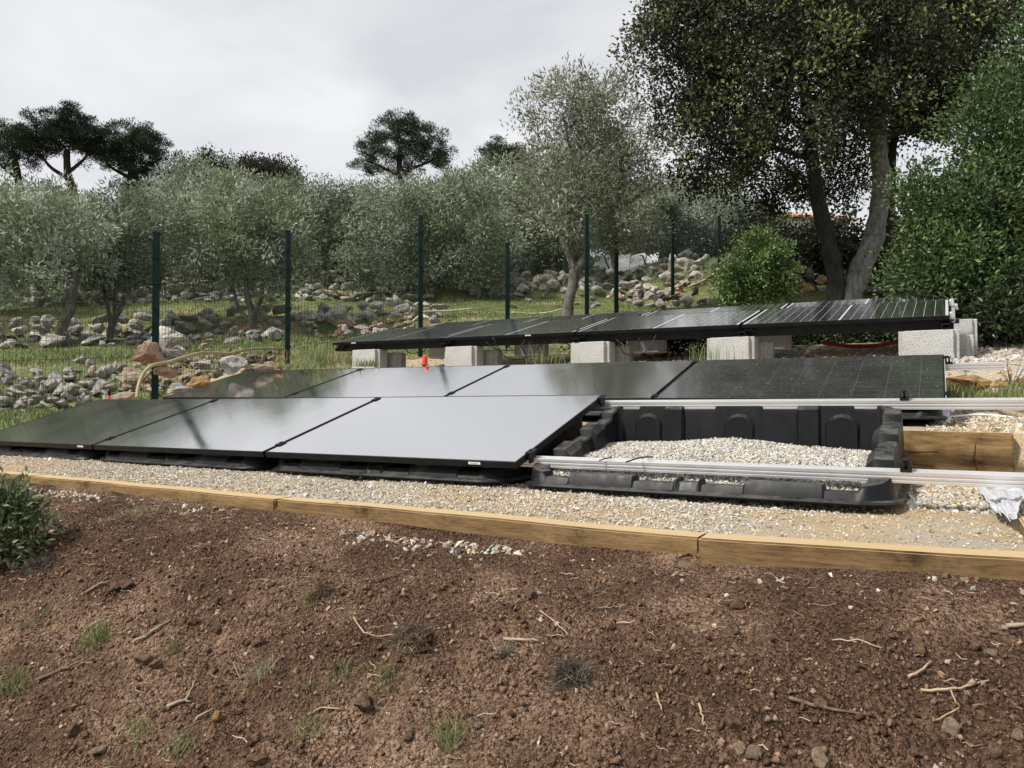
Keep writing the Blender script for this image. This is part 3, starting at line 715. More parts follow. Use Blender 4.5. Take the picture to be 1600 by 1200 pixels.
# ------------------------------------------------------------------ black ballast tubs
def make_tub_mesh():
    Wd, Dp, rad = 1.60, 1.10, .12
    # perimeter, anticlockwise from front left
    pts = []
    def arc(cx, cy, a0, a1, k=9):
        for q in range(k + 1):
            a = a0 + (a1 - a0) * q / k; pts.append((cx + rad * math.cos(a), cy + rad * math.sin(a), math.cos(a), math.sin(a)))
    def seg(x0, y0, x1, y1, nx, ny, k):
        for q in range(1, k): pts.append((x0 + (x1 - x0) * q / k, y0 + (y1 - y0) * q / k, nx, ny))
    hw = Wd / 2
    arc(-hw + rad, rad, math.pi, 1.5 * math.pi); seg(-hw + rad, 0, hw - rad, 0, 0, -1, 150)
    arc(hw - rad, rad, 1.5 * math.pi, 2 * math.pi); seg(hw, rad, hw, Dp - rad, 1, 0, 90)
    arc(hw - rad, Dp - rad, 0, .5 * math.pi); seg(hw - rad, Dp, -hw + rad, Dp, 0, 1, 150)
    arc(-hw + rad, Dp - rad, .5 * math.pi, math.pi); seg(-hw, Dp - rad, -hw, rad, -1, 0, 90)
    P = np.array(pts); n_ = len(P)
    x, y, nx, ny = P.T
    base = .072 + .288 * y
    # castellated rim
    drop = np.zeros(n_); inset = np.zeros(n_)
    front = ny < -.9; rear = ny > .9; side = np.abs(nx) > .9
    def notch(mask, c, a, b_, d):
        drop[mask & (c > a) & (c < b_)] = d
    for a, b_ in ((-.70, -.56), (-.24, -.05), (.07, .25), (.56, .70)): notch(front, x, a, b_, .024)
    for a, b_ in ((-.03, .06),): notch(front, x, a, b_, .016)
    for a, b_ in ((-.70, -.58), (-.31, -.13), (.12, .30), (.58, .70)): notch(rear, x, a, b_, .022)
    for a, b_ in ((.16, .30), (.44, .62), (.76, .92)): notch(side, y, a, b_, .030)
    top = base - drop
    lay = []   # (offset along outward normal, z)
    lay.append((.030, np.zeros(n_))); lay.append((.036, np.full(n_, .008))); lay.append((.030, np.full(n_, .016)))
    lay.append((.010, np.full(n_, .020)))
    lay.append((-.004, top - .010)); lay.append((-.010, top)); 
    lay.append((-.082, top + .001)); lay.append((-.090, top - .008))
    pil = np.zeros(n_)
    for a, b_ in ((-.42, -.31), (.30, .41)): pil[(rear | front) & (x > a) & (x < b_)] = .022
    for a, b_ in ((.30, .44), (.62, .76)): pil[side & (y > a) & (y < b_)] = .020
    lay.append((-.094 - pil, np.maximum(top - .03, .03))); lay.append((-.106 - pil, np.full(n_, .018)))
    V = []; 
    for off, z in lay:
        V.append(np.stack([x + nx * off, y + ny * off, z], -1))
    L = len(lay); V = np.concatenate(V); F = []
    for l in range(L - 1):
        for i in range(n_):
            j = (i + 1) % n_; F.append((l * n_ + i, l * n_ + j, (l + 1) * n_ + j, (l + 1) * n_ + i))
    me = np_mesh('tub_shell', V, np.array(F), M['plastic'])
    bm = bmesh.new(); bm.from_mesh(me)
    bm.verts.ensure_lookup_table()
    bm.faces.new([bm.verts[(L - 1) * n_ + i] for i in range(n_)])
    bm.faces.new([bm.verts[i] for i in reversed(range(n_))])
    bmesh.ops.recalc_face_normals(bm, faces=bm.faces[:])
    for f in bm.faces: f.smooth = True
    for e in bm.edges:
        if len(e.link_faces) == 2 and e.calc_face_angle(0) > .5: e.smooth = False
    bm.to_mesh(me); bm.free()
    return me
tub_me = make_tub_mesh()
def arch_mesh():
    mb = MB(); w_, h_, d_ = .085, .215, .016
    pts = [(-w_, 0), (w_, 0)] + [(w_ * math.cos(a), h_ + w_ * .85 * math.sin(a)) for a in np.linspace(0, math.pi, 13)]
    prof = pts
    a = [mb.bm.verts.new((p[0], 0, p[1])) for p in prof]; b_ = [mb.bm.verts.new((p[0] * .84, -d_, p[1] * .94)) for p in prof]
    k = len(prof)
    for i in range(k): mb.bm.faces.new((a[i], a[(i + 1) % k], b_[(i + 1) % k], b_[i]))
    mb.bm.faces.new(list(reversed(a))); mb.bm.faces.new(b_)
    return mb.mesh('arch_boss', M['plastic'])
arch_me = arch_mesh()
def seam_mesh():
    return MB().box(-.0025, .0025, -.006, .004, 0, .30).mesh('mould_seam', M['plastic'])
seam_me = seam_mesh()
def tub(label, group, s, t, z, detail=False, tilt=0):
    x, y = S2W(s, t)
    root = thing('ballast_tub', label, 'tub', (x, y, z), (0, tilt, -YAW), group)
    obj('shell', tub_me, root)
    for ax in (-.52, 0, .52):
        obj('arch_boss', arch_me, root, (ax, 1.10 - .096, .05))
    if detail:
        for ax in (-.42, -.31, .30, .41): obj('mould_seam', seam_me, root, (ax, 1.10 - .105, .03))
    return root
GT = 'black plastic ballast tubs'
tub('open black plastic tub filled with gravel at the right of the front row', GT, -.985, 3.20, -.412, True, R(-.3))
tub('black plastic tub under the large bright front-row panel', GT, -2.73, 3.205, -.420, tilt=R(-.3))
tub('black plastic tub under the front-row panel with tree-streak reflections', GT, -4.475, 3.205, -.431, tilt=R(-.3))
tub('black plastic tub under the front-row panel at the left edge', GT, -6.22, 3.205, -.441, tilt=R(-.3))
for k, l in enumerate(('black plastic tub under the dusty right end panel of the middle row', 'black plastic tub under the middle row, next left of the end one',
                       'black plastic tub under the bright middle-row panel', 'black plastic tub under the left end panel of the middle row')):
    tub(l, GT, -.87 - 1.744 * k + (.04 if k == 0 else 0), 4.99, -.115)

# gravel inside the open tub
def heap(s, t):
    return (-.405 + .070 + .085 * sstep(3.25, 4.2, t) + .030 * np.exp(-((s + 1.05) / .30) ** 2) * sstep(3.4, 4.1, t) - .018 * sstep(-.6, -.15, s)
            + .016 * fbm(s * 4 + 3, t * 4, 2) - .040 * sstep(3.39, 3.29, t))
bm_s = np.arange(-1.69, -.27, .03); bm_t = np.arange(3.288, 4.215, .03)
def heap_w(x, y):
    s, t = W2S(x, y); return heap(s, t)
gm = grid_mesh('tub_gravel_base', bm_s, bm_t, lambda x, y: heap_w(x, y) - .004, M['pebble'], True)
a = gm.color_attributes.new('Col', 'FLOAT_COLOR', 'POINT'); a.data.foreach_set('color', np.tile(np.array([.30, .285, .26, 1], np.float32), len(gm.vertices)))
r_ = np.random.default_rng(31); n_ = 12500
s_ = r_.uniform(-1.69, -.28, n_); t_ = r_.uniform(3.29, 4.21, n_); x_, y_ = S2W(s_, t_)
pm = scatter('p', np.stack([x_, y_, heap(s_, t_)], -1), r_.uniform(.010, .019, n_), palette(n_, WHITE, None, .14, 31), M['pebble'], 31, (.6, 1.0), .3)
bm = bmesh.new(); bm.from_mesh(gm); bm.from_mesh(pm); bm.to_mesh(gm); bm.free(); bpy.data.meshes.remove(pm)
o = obj('tub_gravel', gm); o['kind'] = 'stuff'; tag(o, 'pale gravel filling the open black tub', 'gravel')

# ------------------------------------------------------------------ mounting rails
def rail_prof(h=.046, w_=.040):
    a = w_ / 2
    return [(-a, 0), (a, 0), (a, h * .30), (a - .006, h * .36), (a - .006, h * .50), (a, h * .56), (a, h), (.007, h), (.007, h - .010), (-.007, h - .010), (-.007, h),
            (-a, h), (-a, h * .74), (-a + .004, h * .70), (-a + .004, h * .58), (-a, h * .54), (-a, h * .38), (-a + .005, h * .34), (-a + .005, h * .24), (-a, h * .20)]
def rail(label, row, off, s_right, s_left, clamps=(), group='aluminium mounting rails'):
    fr, tilt, yaw, slope = row
    Mx = row_rot(tilt, yaw, slope)
    p = Vector(fr) + Mx.to_3x3() @ Vector((0, off, -PH - .047))
    root = thing('mounting_rail', label, 'rail', p, Mx.to_euler(), group)
    MB().prism(rail_prof(), -s_left, s_right).build('profile', M['alu'], root)
    for x in clamps:
        c = MB(); c.box(x - .020, x + .020, -.022, .022, .047, .053); c.box(x - .020, x - .016, -.022, .022, .053, .084); c.box(x + .016, x + .020, -.022, .022, .053, .084)
        c.tube([(x, 0, .053), (x, 0, .092)], .006, 6); c.tube([(x, 0, .086), (x, 0, .094)], .011, 6)
        c.build('end_clamp', M['black_metal'], root)
    return root
rail('shiny aluminium rail crossing the front of the open tub', ROW0, .16, 2.9, 5.22, (1.66,))
rail('shiny aluminium rail crossing the back of the open tub', ROW0, 1.105, 3.4, 5.22, (1.62,))
rail('aluminium rail under the front edge of the middle row', ROW1, .10, .04, 6.95)
rail('aluminium rail end sticking out behind the dusty right end panel', ROW1, PD - .13, .34, 6.95, (.03,))
# brass-coloured splice plates under the front edge of the front row
for x, l in ((-2.02, 'pale metal splice plate under the front edge beside the bright panel'), (-3.72, 'pale metal splice plate under the front edge of the second front panel')):
    fr, tilt, yaw, slope = ROW0; Mx = row_rot(tilt, yaw, slope)
    root = thing('splice_plate', l, 'bracket', Vector(fr) + Mx.to_3x3() @ Vector((x, .132, -PH - .046)), Mx.to_euler(), 'splice plates under the front row')
    MB().box(-.11, .11, 0, .004, 0, .036).bevel(.001).build('plate', M['copper'], root)
    for k in (-.08, -.03, .03, .08): MB().tube([(k, -.006, .018), (k, .002, .018)], .007, 6).build('bolt', M['black_metal'], root)

# ------------------------------------------------------------------ concrete blocks and black beams of the upper rows
def block_mesh(w_, d_, h_, name):
    mb = MB(); mb.box(-w_ / 2, w_ / 2, 0, d_, 0, h_)
    ve = [e for e in mb.bm.edges if abs(e.verts[0].co.z - e.verts[1].co.z) > .1]
    bmesh.ops.bevel(mb.bm, geom=ve, offset=.042, segments=5, affect='EDGES')
    mb.bevel(.006, 1, .9)
    # shallow foot line seen near the base
    return mb.mesh(name, M['concrete'])
blkA = block_mesh(.46, .24, .27, 'block'); blkB = block_mesh(.40, .20, .25, 'half_block'); lug = MB().box(-.19, .19, -.004, .01, .012, .05).bevel(.004).mesh('foot', M['concrete'])
def fr_site(row): return W2S(row[0][0], row[0][1])
s2, t2 = fr_site(ROW2)
zblk = .60
names = ['right end', 'second from the right', 'third from the right', 'fourth from the right', 'left end']
for k in range(5):
    sc0 = (.10, -1.583, -3.07, -4.73, -6.18)[k] - .21
    zt = .597 + .011 * k
    for q, (ds, dt, me, dz, what) in enumerate(((-.02, .02, blkA, 0, 'front concrete block with rounded corners, %s of the support line'), (.12, .30, blkB, -.03, 'shaded concrete block behind the front block, %s of the line'),
                                  (.02, 1.62, blkA, .24, 'rear concrete block under the panels, %s of the line'))):
        x, y = S2W(sc0 + ds, t2 + dt)
        h_ = .27 if me is blkA else .25
        root = thing('concrete_block', what % names[k], 'block', (x, y, zt + dz - h_), (0, 0, -YAW + R(random.uniform(-2, 2))), 'concrete blocks carrying the upper panels')
        obj('body', me, root)
        if q == 0: obj('foot', lug, root)
        # packed gravel below
for k, (ss, tt, zz, l) in enumerate(((s2 + .13, t2 + 1.35, .80, 'upright concrete block at the right end behind the front block'), (s2 + .20, t2 + 2.25, .92, 'farthest concrete block at the right end by the dark shrub'))):
    x, y = S2W(ss, tt); root = thing('concrete_block', l, 'block', (x, y, zz - .36), (0, 0, -YAW), 'concrete blocks carrying the upper panels')
    obj('body', block_mesh(.22, .45, .36, 'upright_block'), root)

def sq_tube(mb, x0, x1, y0, y1, z0, z1, wall=.005, axis='y'):
    """open hollow tube along y"""
    for (a, b_, c_, d_) in ((x0, x1, z0, z0 + wall), (x0, x1, z1 - wall, z1), (x0, x0 + wall, z0 + wall, z1 - wall), (x1 - wall, x1, z0 + wall, z1 - wall)):
        mb.box(a, b_, y0, y1, c_, d_)
    mb.box(x0 + wall, x1 - wall, y0 + .25, y0 + .26, z0 + wall, z1 - wall)
    return mb
Mx2 = row_rot(*ROW2[1:])
root = thing('support_beam', 'long black steel beam under the front edge of the block-mounted panels', 'beam', Vector(ROW2[0]) + Mx2.to_3x3() @ Vector((0, .10, -PH - .052)), Mx2.to_euler())
MB().box(-6.98, .03, 0, .006, -.05, .05).box(-6.98, .03, .006, .05, .044, .05).box(-6.98, .03, .006, .05, -.05, -.044).bevel(.0015).build('channel', M['black_metal'], root)
for k in range(5):
    root = thing('cross_beam', 'black square steel tube running back from the %s block' % names[k], 'beam', Vector(ROW2[0]) + Mx2.to_3x3() @ Vector((.0 - 1.744 * k + (.02 if k else -.03) + (.06 if k == 4 else 0), -.01, -PH - .002)), Mx2.to_euler(), 'black square tubes under the upper panels')
    sq_tube(MB(), -.03, .03, 0, 1.10, -.075, -.036).build('tube', M['black_metal'], root)
    MB().box(.03, .10, .04, .10, -.040, -.012).build('bracket', M['black_metal'], root)
root = thing('end_bracket', 'grey metal angle at the right end of the upper panel line', 'bracket', Vector(ROW2[0]) + Mx2.to_3x3() @ Vector((.035, .02, -.06)), Mx2.to_euler())
MB().box(0, .004, 0, PD, 0, .062).box(-.02, 0, 0, PD, -.004, 0).build('angle', M['alu'], root)

# hanging black cables
def cable(label, pts, r=.004, mat='cable', name='cable', cat='cable', group=None, n=24):
    P = [Vector(p) for p in pts]; res = []
    for i in range(len(P) - 1):
        p0 = P[max(i - 1, 0)]; p1 = P[i]; p2 = P[i + 1]; p3 = P[min(i + 2, len(P) - 1)]
        for q in range(max(4, n // len(P))):
            t = q / max(4, n // len(P)); res.append(.5 * ((2 * p1) + (p2 - p0) * t + (2 * p0 - 5 * p1 + 4 * p2 - p3) * t * t + (3 * p1 - p0 - 3 * p2 + p3) * t ** 3))
    res.append(P[-1])
    o = MB().tube(res, r, 7).build(name, M[mat]); tag(o, label, cat, group); return o
GC = 'black cables hanging under the upper panels'
def sag(u0, v0, u1, v1, um, vm, d): return [at(u0, v0, d), at((u0 + um) / 2 - 3, (v0 + vm) / 2 + abs(vm - v0) * .28, d), at(um, vm, d), at((u1 + um) / 2 + 3, (v1 + vm) / 2 + abs(vm - v1) * .25, d), at(u1, v1, d)]
cable('black cable loop sagging lowest between the third and fourth blocks', sag(770, 527, 850, 528, 808, 562, 8.45), .006, group=GC)
cable('flat black cable loop above the lowest one between the middle blocks', sag(760, 535, 822, 529, 795, 548, 8.4), .006, group=GC)
cable('black cable crossing diagonally between the middle blocks', [at(812, 541, 8.4), at(818, 548, 8.42), at(824, 558, 8.44)], .005, group=GC)
cable('wide black cable loop sagging to the right of the third block', sag(964, 530, 1026, 522, 990, 556, 7.6), .006, group=GC)
cable('thin black cable dropping beside the wide loop', sag(972, 548, 999, 528, 984, 553, 7.6), .004, group=GC)
cable('black cable by the fourth block near the red cap', sag(632, 543, 668, 541, 648, 552, 9.6), .006, group=GC)
cable('short black cable end with plug lying on the tub gravel', [at(978, 722, 3.42), at(990, 718, 3.44), at(1003, 714.5, 3.46), at(1020, 714, 3.47)], .0035)
cable('thin short black cable end poking out above the front rail', [at(936, 720, 3.55), at(944, 717, 3.55), at(955, 715, 3.57)], .003)
cable('dark red hose lying in the shade under the right end panels', [at(1285, 536, 8.6), at(1330, 541, 8.5), at(1370, 540, 8.3), at(1412, 531, 8.1)], .022, 'redfade', 'hose', 'hose')

# ------------------------------------------------------------------ green mesh fence
POSTS = [(-230, 655, 6.7), (242, 623, 8.8), (449, 557, 11.6), (657, 512, 13.0), (793, 489, 14.0), (917, 487, 15.0), (963, 449, 18.5), (1051, 444, 22.5), (1124, 428, 25.0), (1210, 415, 27.5)]
PP = []
for u, v, d in POSTS:
    r = ray(u, v); p = r * (d / r.y); PP.append((p, g(p.x, p.y), 1.30 if u == 793 else 1.94))
root = thing('mesh_fence', 'dark green welded mesh fence with square posts running up the grove', 'fence', PP[1][0])
fo = PP[1][0]
for k, (p, gzv, h_) in enumerate(PP):
    mb = MB(); z0 = min(gzv, p.z) - .15
    hw_ = .038 if k < 6 else .05; mb.box(-hw_, hw_, -.025, .025, z0 - p.z, h_).bevel(.004)
    mb.box(-hw_ - .002, hw_ + .002, -.027, .027, h_, h_ + .012)
    a = math.atan2((PP[min(k + 1, len(PP) - 1)][0] - PP[max(k - 1, 0)][0]).y, (PP[min(k + 1, len(PP) - 1)][0] - PP[max(k - 1, 0)][0]).x)
    po = mb.build('post', M['post'], root, p - fo, (0, 0, a * .35))
    if k in (1, 2, 3):
        for q in range(6): MB().box(-.044, .044, -.036, -.0275, .14 + q * .30, .165 + q * .30).build('clip', M['post'], po)
for k in range(len(PP) - 1):
    a, b_ = PP[k], PP[k + 1]
    A = a[0] - fo + Vector((0, 0, .04)); B = b_[0] - fo + Vector((0, 0, .04)); L = (B - A).length; hm = min(a[2], b_[2]) - .14
    dd = (B - A) / L; side = Vector((-dd.y, dd.x, 0)).normalized()
    nvert = int(L / .055); Vv = []; Ff = []
    def bar(p, q, r_):
        ax = (q - p).normalized(); e1 = ax.orthogonal().normalized(); e2 = ax.cross(e1); i0 = len(Vv)
        for w_ in (p, q):
            for c_ in range(3):
                an = c_ * 2.094; Vv.append(w_ + (e1 * math.cos(an) + e2 * math.sin(an)) * r_)
        for c_ in range(3): Ff.append((i0 + c_, i0 + (c_ + 1) % 3, i0 + 3 + (c_ + 1) % 3, i0 + 3 + c_))
    for i in range(1, nvert):
        p = A + dd * (L * i / nvert); bar(p, p + Vector((0, 0, hm)), .0023)
    z = .05
    while z < hm:
        bar(A + Vector((0, 0, z)), B + Vector((0, 0, z)), .0025)
        if int(z / .2) % 3 == 0: bar(A + Vector((0, 0, z + .05)) + side * .02, B + Vector((0, 0, z + .05)) + side * .02, .0025)
        z += .2
    obj('mesh_panel', np_mesh('mesh_panel', np.array([tuple(v) for v in Vv]), np.array(Ff), M['wire']), root)

# ------------------------------------------------------------------ rocks and dry stone walls
def rock_mesh(seed, sub=2, rough=.28, mat='lime', chop=12):
    bm = bmesh.new(); bmesh.ops.create_icosphere(bm, subdivisions=sub, radius=.5)
    rr = random.Random(seed); off = Vector((rr.uniform(-50, 50), rr.uniform(-50, 50), rr.uniform(-50, 50)))
    planes = [(Vector((rr.gauss(0, 1), rr.gauss(0, 1), rr.gauss(0, 1))).normalized(), rr.uniform(.21, .37)) for _ in range(chop)]
    for v in bm.verts:
        for n_, d_ in planes:
            e = v.co.dot(n_) - d_
            if e > 0: v.co -= n_ * e * .9
        nn = v.co.normalized()
        v.co += nn * (rough * .5 * mnoise.noise(v.co * 2.3 + off) + rough * .22 * mnoise.noise(v.co * 6 + off) + (rough * .10 * mnoise.noise(v.co * 15 + off) if sub > 2 else 0))
    me = bpy.data.meshes.new('rock'); bm.to_mesh(me); bm.free(); me.materials.append(M[mat])
    return me
STONES = {k: [rock_mesh(i * 13 + 5, 2 if k != 'soilstone' else 2, .3, k) for i in range(6)] for k in ('lime', 'pink', 'shadedrock', 'redrock', 'soilstone', 'orange')}
BIG = {}
def rock(name, label, loc, size, mat='lime', rot=None, group=None, seed=None, cat='rock', sub=3):
    """single rock resting on loc; size = (x, y, z) extents"""
    sd = seed if seed is not None else abs(hash(label)) % 1000
    sd = sum(ord(c_) for c_ in label) % 997
    me = rock_mesh(sd, sub, .34, mat, 8)
    o = obj(name, me, None, (loc[0], loc[1], loc[2] + size[2] * .32), rot or (random.uniform(-.2, .2), random.uniform(-.2, .2), random.uniform(0, 6.28)))
    o.scale = size
    return tag(o, label, cat, group)

def stone_wall(label, pts, courses, size, mats=('lime',), drop=None, jitter=.12, name='dry_stone_wall', zoff=0, seed=1, gap=.1, parentcat='stone wall'):
    rr = random.Random(seed); size *= .86; courses += 1; gap *= .6
    P = [Vector((p[0], p[1], 0)) * FK(p[1]) for p in pts]; size *= FK(pts[0][1])
    mid = P[len(P) // 2]
    root = thing(name, label, parentcat, (mid.x, mid.y, g(mid.x, mid.y)))
    o0 = Vector(root.location)
    segs = list(zip(P, P[1:])); tot = sum((b_ - a).length for a, b_ in segs)
    for c_ in range(courses):
        q = rr.uniform(0, size)
        while q < tot:
            w_ = size * rr.uniform(.55, 1.5)
            if rr.random() < gap: q += w_ * rr.uniform(.4, 1); continue
            d_ = q + w_ / 2; k = 0
            for a, b_ in segs:
                l = (b_ - a).length
                if d_ <= l: break
                d_ -= l
            p = a + (b_ - a) * min(1, d_ / l)
            hgt = size * rr.uniform(.45, .85)
            px, py = p.x + rr.gauss(0, jitter * .6), p.y + rr.gauss(0, jitter) + c_ * size * .28
            zz = g(p.x, p.y - .25) + zoff + c_ * size * .52 + hgt * .35 + rr.gauss(0, .02)
            st = bpy.data.objects.new('stone', rr.choice(STONES[rr.choice(mats)])); link(st, root)
            st.location = Vector((px, py, zz)) - o0; st.scale = (w_ * 1.12, size * rr.uniform(.7, 1.1), hgt * 1.2)
            st.rotation_euler = (rr.gauss(0, .25), rr.gauss(0, .25), rr.uniform(-.5, .5))
            q += w_ * rr.uniform(.85, 1.0)
    return root
def wx(u, d): return (u - 800) / FPX * d
stone_wall('nearest pale dry stone wall heap in the grass at far left behind the fence', [(wx(-80, 9.2), 9.2), (wx(40, 9.25), 9.25), (wx(130, 9.3), 9.3)], 4, .20, ('lime',), seed=3, jitter=.16)
stone_wall('small pale stone heap in the grass just left of the bent beige hose', [(wx(128, 9.55), 9.55), (wx(215, 9.5), 9.5)], 3, .19, ('lime', 'pink'), seed=4)
stone_wall('grey dry stone wall in front of the trunk of the leaning olive tree', [(wx(-60, 11.9), 11.9), (wx(70, 12.0), 12.0), (wx(250, 12.1), 12.1), (wx(420, 12.1), 12.2), (wx(560, 12.2), 12.3), (wx(700, 12.3), 12.4)], 2, .30, ('lime',), seed=5, gap=.16)
stone_wall('long pale dry stone wall of the second terrace behind the near olive trees', [(wx(-40, 15.8), 15.8), (wx(300, 16), 16), (wx(620, 16), 16.0), (wx(900, 16), 16.1), (wx(1090, 16), 15.8)], 2, .34, ('lime',), seed=6, gap=.12)
stone_wall('third terrace dry stone wall glimpsed under the olive crowns', [(wx(-20, 18.8), 18.8), (wx(400, 18.9), 18.9), (wx(800, 19), 19), (wx(1120, 19), 18.8)], 2, .38, ('lime', 'shadedrock'), seed=7)
stone_wall('highest far dry stone wall below the back of the olive grove', [(wx(100, 23.8), 23.8), (wx(600, 24), 24), (wx(1130, 24), 23.8)], 3, .42, ('lime', 'shadedrock'), seed=8)
stone_wall('low line of grey stones along the grass behind the upper panels', [(wx(985, 14.2), 14.2), (wx(1040, 13.6), 13.6), (wx(1110, 13.2), 13.2)], 2, .24, ('lime', 'shadedrock'), seed=9, gap=.05)
stone_wall('dark rubble stone wall in the shade around the oak trunks', [(wx(1180, 12.3), 12.3), (wx(1290, 12.5), 12.5), (wx(1400, 12.1), 12.1), (wx(1500, 11.6), 11.6)], 4, .30, ('shadedrock', 'shadedrock', 'redrock'), seed=10, zoff=-.1, gap=.05)
stone_wall('brownish rubble bank behind the fence right of the tall olive', [(wx(960, 15.0), 15.0), (wx(1030, 15.3), 15.3), (wx(1110, 15.2), 15.2)], 2, .22, ('redrock', 'pink', 'lime'), seed=12, jitter=.35, gap=.2)
stone_wall('stony edge of reddish rubble below the beige hose left of the middle row', [(wx(255, 8.9), 8.9), (wx(330, 9.4), 9.4), (wx(430, 10.0), 10.0)], 3, .17, ('redrock', 'shadedrock', 'pink'), seed=13, jitter=.15, gap=.02, zoff=-.05)
stone_wall('pile of pinkish stones beside the middle fence post behind the upper panels', [(wx(520, 11.0), 11.0), (wx(600, 11.1), 11.1), (wx(690, 11.2), 11.2)], 3, .20, ('pink', 'redrock', 'lime'), seed=14, jitter=.14, gap=.05, zoff=.02)

def rk(label, u, v, d, wpx, hpx, mat='lime', dep=None, name='boulder', group=None):
    p = at(u, v, d); k = float(FD(d)) / FPX
    size = (wpx * k * 1.15, (dep or wpx * .8) * k, hpx * k * 1.25)
    return rock(name, label, (p.x, p.y, p.z), size, mat, (random.uniform(-.12, .12), random.uniform(-.12, .12), random.uniform(-.4, .4)), group)
def rubble(label, n, u0, u1, v0, v1, size, mats=('lime',), seed=1, slope=0.0, lift=.22, name='rubble_bank'):
    """loose stones lying on the slope, each a part of the bank"""
    rr = random.Random(seed); c0 = hit((u0 + u1) / 2, (v0 + v1) / 2)
    root = thing(name, label, 'rubble', c0)
    for k in range(n):
        u = rr.uniform(u0, u1); v = rr.uniform(v0, v1) + slope * (u - u0)
        p = hit(u, v); q = size * rr.uniform(.45, 1.0) * (1.6 if rr.random() < .12 else 1)
        st = bpy.data.objects.new('stone', rr.choice(STONES[rr.choice(mats)])); link(st, root)
        st.location = p - c0 + Vector((0, 0, q * lift)); st.scale = (q * rr.uniform(.9, 1.4), q * rr.uniform(.7, 1.1), q * rr.uniform(.55, .9))
        st.rotation_euler = (rr.gauss(0, .3), rr.gauss(0, .3), rr.uniform(0, 6.28))
    return root
rubble('rubble of reddish and pale stones below the beige hose beside the middle row', 120, 225, 450, 552, 602, .15, ('redrock', 'pink', 'lime', 'shadedrock'), 31, -.06)
rubble('pale rubble spilling down behind the two left front panels', 26, 190, 262, 590, 625, .17, ('lime', 'pink'), 32)
rubble('white stones strewn down the grass at far left behind the left front panel', 70, -10, 170, 585, 640, .21, ('lime',), 33, -.02)
rubble('broken row of grey stones along the second grass band at left', 90, 0, 430, 528, 548, .30, ('lime', 'lime', 'shadedrock'), 34, -.03)
rubble('scattered white stones at the foot of the highest walls, left half', 45, 60, 640, 462, 474, .36, ('lime',), 35)
rubble('stony strip beside the fence behind the left upper panels', 40, 455, 660, 503, 532, .22, ('lime', 'pink', 'redrock'), 36, -.05)
rubble('scattered stones in the grass between the centre posts', 26, 760, 940, 452, 482, .30, ('lime', 'redrock'), 37)
rk('rough reddish boulder standing left of the nearest fence post above the beige hose', 232, 568, 8.6, 44, 34, 'redrock')
rk('pale boulder just right of the nearest fence post resting under the hose', 262, 566, 8.9, 40, 24, 'lime')
rk('small white rock on top of the rubble right of the nearest fence post', 280, 553, 9.2, 26, 14, 'lime')
rk('large grey boulder behind the nearest fence post at the foot of the olives', 262, 553, 10.6, 74, 44, 'lime')
rk('flat pinkish slab lying at the foot of the bent beige hose', 196, 627, 8.3, 46, 14, 'pink')
rk('stack of beige rock slabs left of the hose bend', 208, 600, 8.9, 44, 26, 'pink')
rk('upright pale stone block on the rubble left of the reddish boulder', 190, 580, 9.1, 18, 12, 'lime')
rk('wide brown rock below the hose right of the nearest post', 258, 588, 8.7, 32, 18, 'redrock')
rk('large white weathered boulder at the back left corner of the middle row', 363, 582, 8.2, 44, 24, 'lime')
rk('orange rock peeking over the left end of the middle row', 308, 606, 7.6, 38, 16, 'orange')
rk('grey rock beside the orange one at the left end of the middle row', 275, 614, 7.5, 34, 14, 'lime')
rk('upright ochre stone on the white gravel behind the left middle panels', 432, 577, 8.4, 14, 14, 'orange')
rk('pale stone between the white boulder and the upright ochre stone', 405, 578, 8.3, 34, 12, 'pink')
rk('big ochre rock on the grass below the aluminium rail end', 1508, 606, 5.55, 62, 24, 'orange', 40)
rk('smaller ochre rock right of the big one near the twiggy plant', 1566, 608, 5.6, 42, 18, 'orange', 34)
rk('ochre rock cut by the right edge of the picture', 1607, 606, 5.5, 40, 20, 'orange', 34)
rk('grey stone on the gravel at the right edge beyond the standing sleeper', 1602, 672, 4.45, 22, 16, 'lime')
rk('orange stone in the shaded rubble between bush and oak trunk', 1260, 456, 12.0, 22, 16, 'orange')
rk('long flat grey stone in the rubble right of the oak trunk', 1378, 459, 11.8, 44, 12, 'shadedrock')
rk('big dark boulder right of the oak trunk', 1440, 458, 11.6, 46, 36, 'shadedrock')
rk('dark boulder above the right end of the upper panels', 1478, 452, 11.4, 40, 30, 'shadedrock')
rk('big dark brown boulder close right of the oak trunks', 1395, 452, 11.9, 40, 30, 'shadedrock')
rk('large grey boulder in the grass behind the left end of the upper panels', 530, 506, 12.2, 50, 26, 'lime')
rk('grey boulder in the grass right of the red-marked olive trunk', 482, 508, 12.4, 34, 22, 'lime')

# ------------------------------------------------------------------ hoses, stakes, small site things
def hz(u, v, d): return at(u, v, d)
cable('beige ribbed conduit bending down in front of the nearest fence post', [hz(214, 622, 7.7), hz(216, 606, 7.75), hz(222, 588, 7.8), hz(236, 572, 7.85), hz(262, 566, 8.2), hz(288, 558, 8.6), hz(318, 551, 9.0), hz(360, 552, 9.4), hz(398, 545, 9.8), hz(447, 545, 10.5)], .019, 'hose', 'conduit', 'hose', n=60)
cable('thin pale yellow hose climbing behind the pinkish stone pile', [hz(622, 522, 11.2), hz(638, 508, 11.4), hz(654, 494, 11.7), hz(664, 487, 12.0), hz(700, 486, 12.4), hz(740, 482, 12.8)], .022, 'palehose', 'hose', 'hose')
cable('pale hose lying in the grass beyond the fence in the middle', [hz(800, 488, 13.0), hz(830, 490, 13.2), hz(858, 488, 13.3), hz(880, 482, 13.5)], .018, 'palehose', 'hose', 'hose')
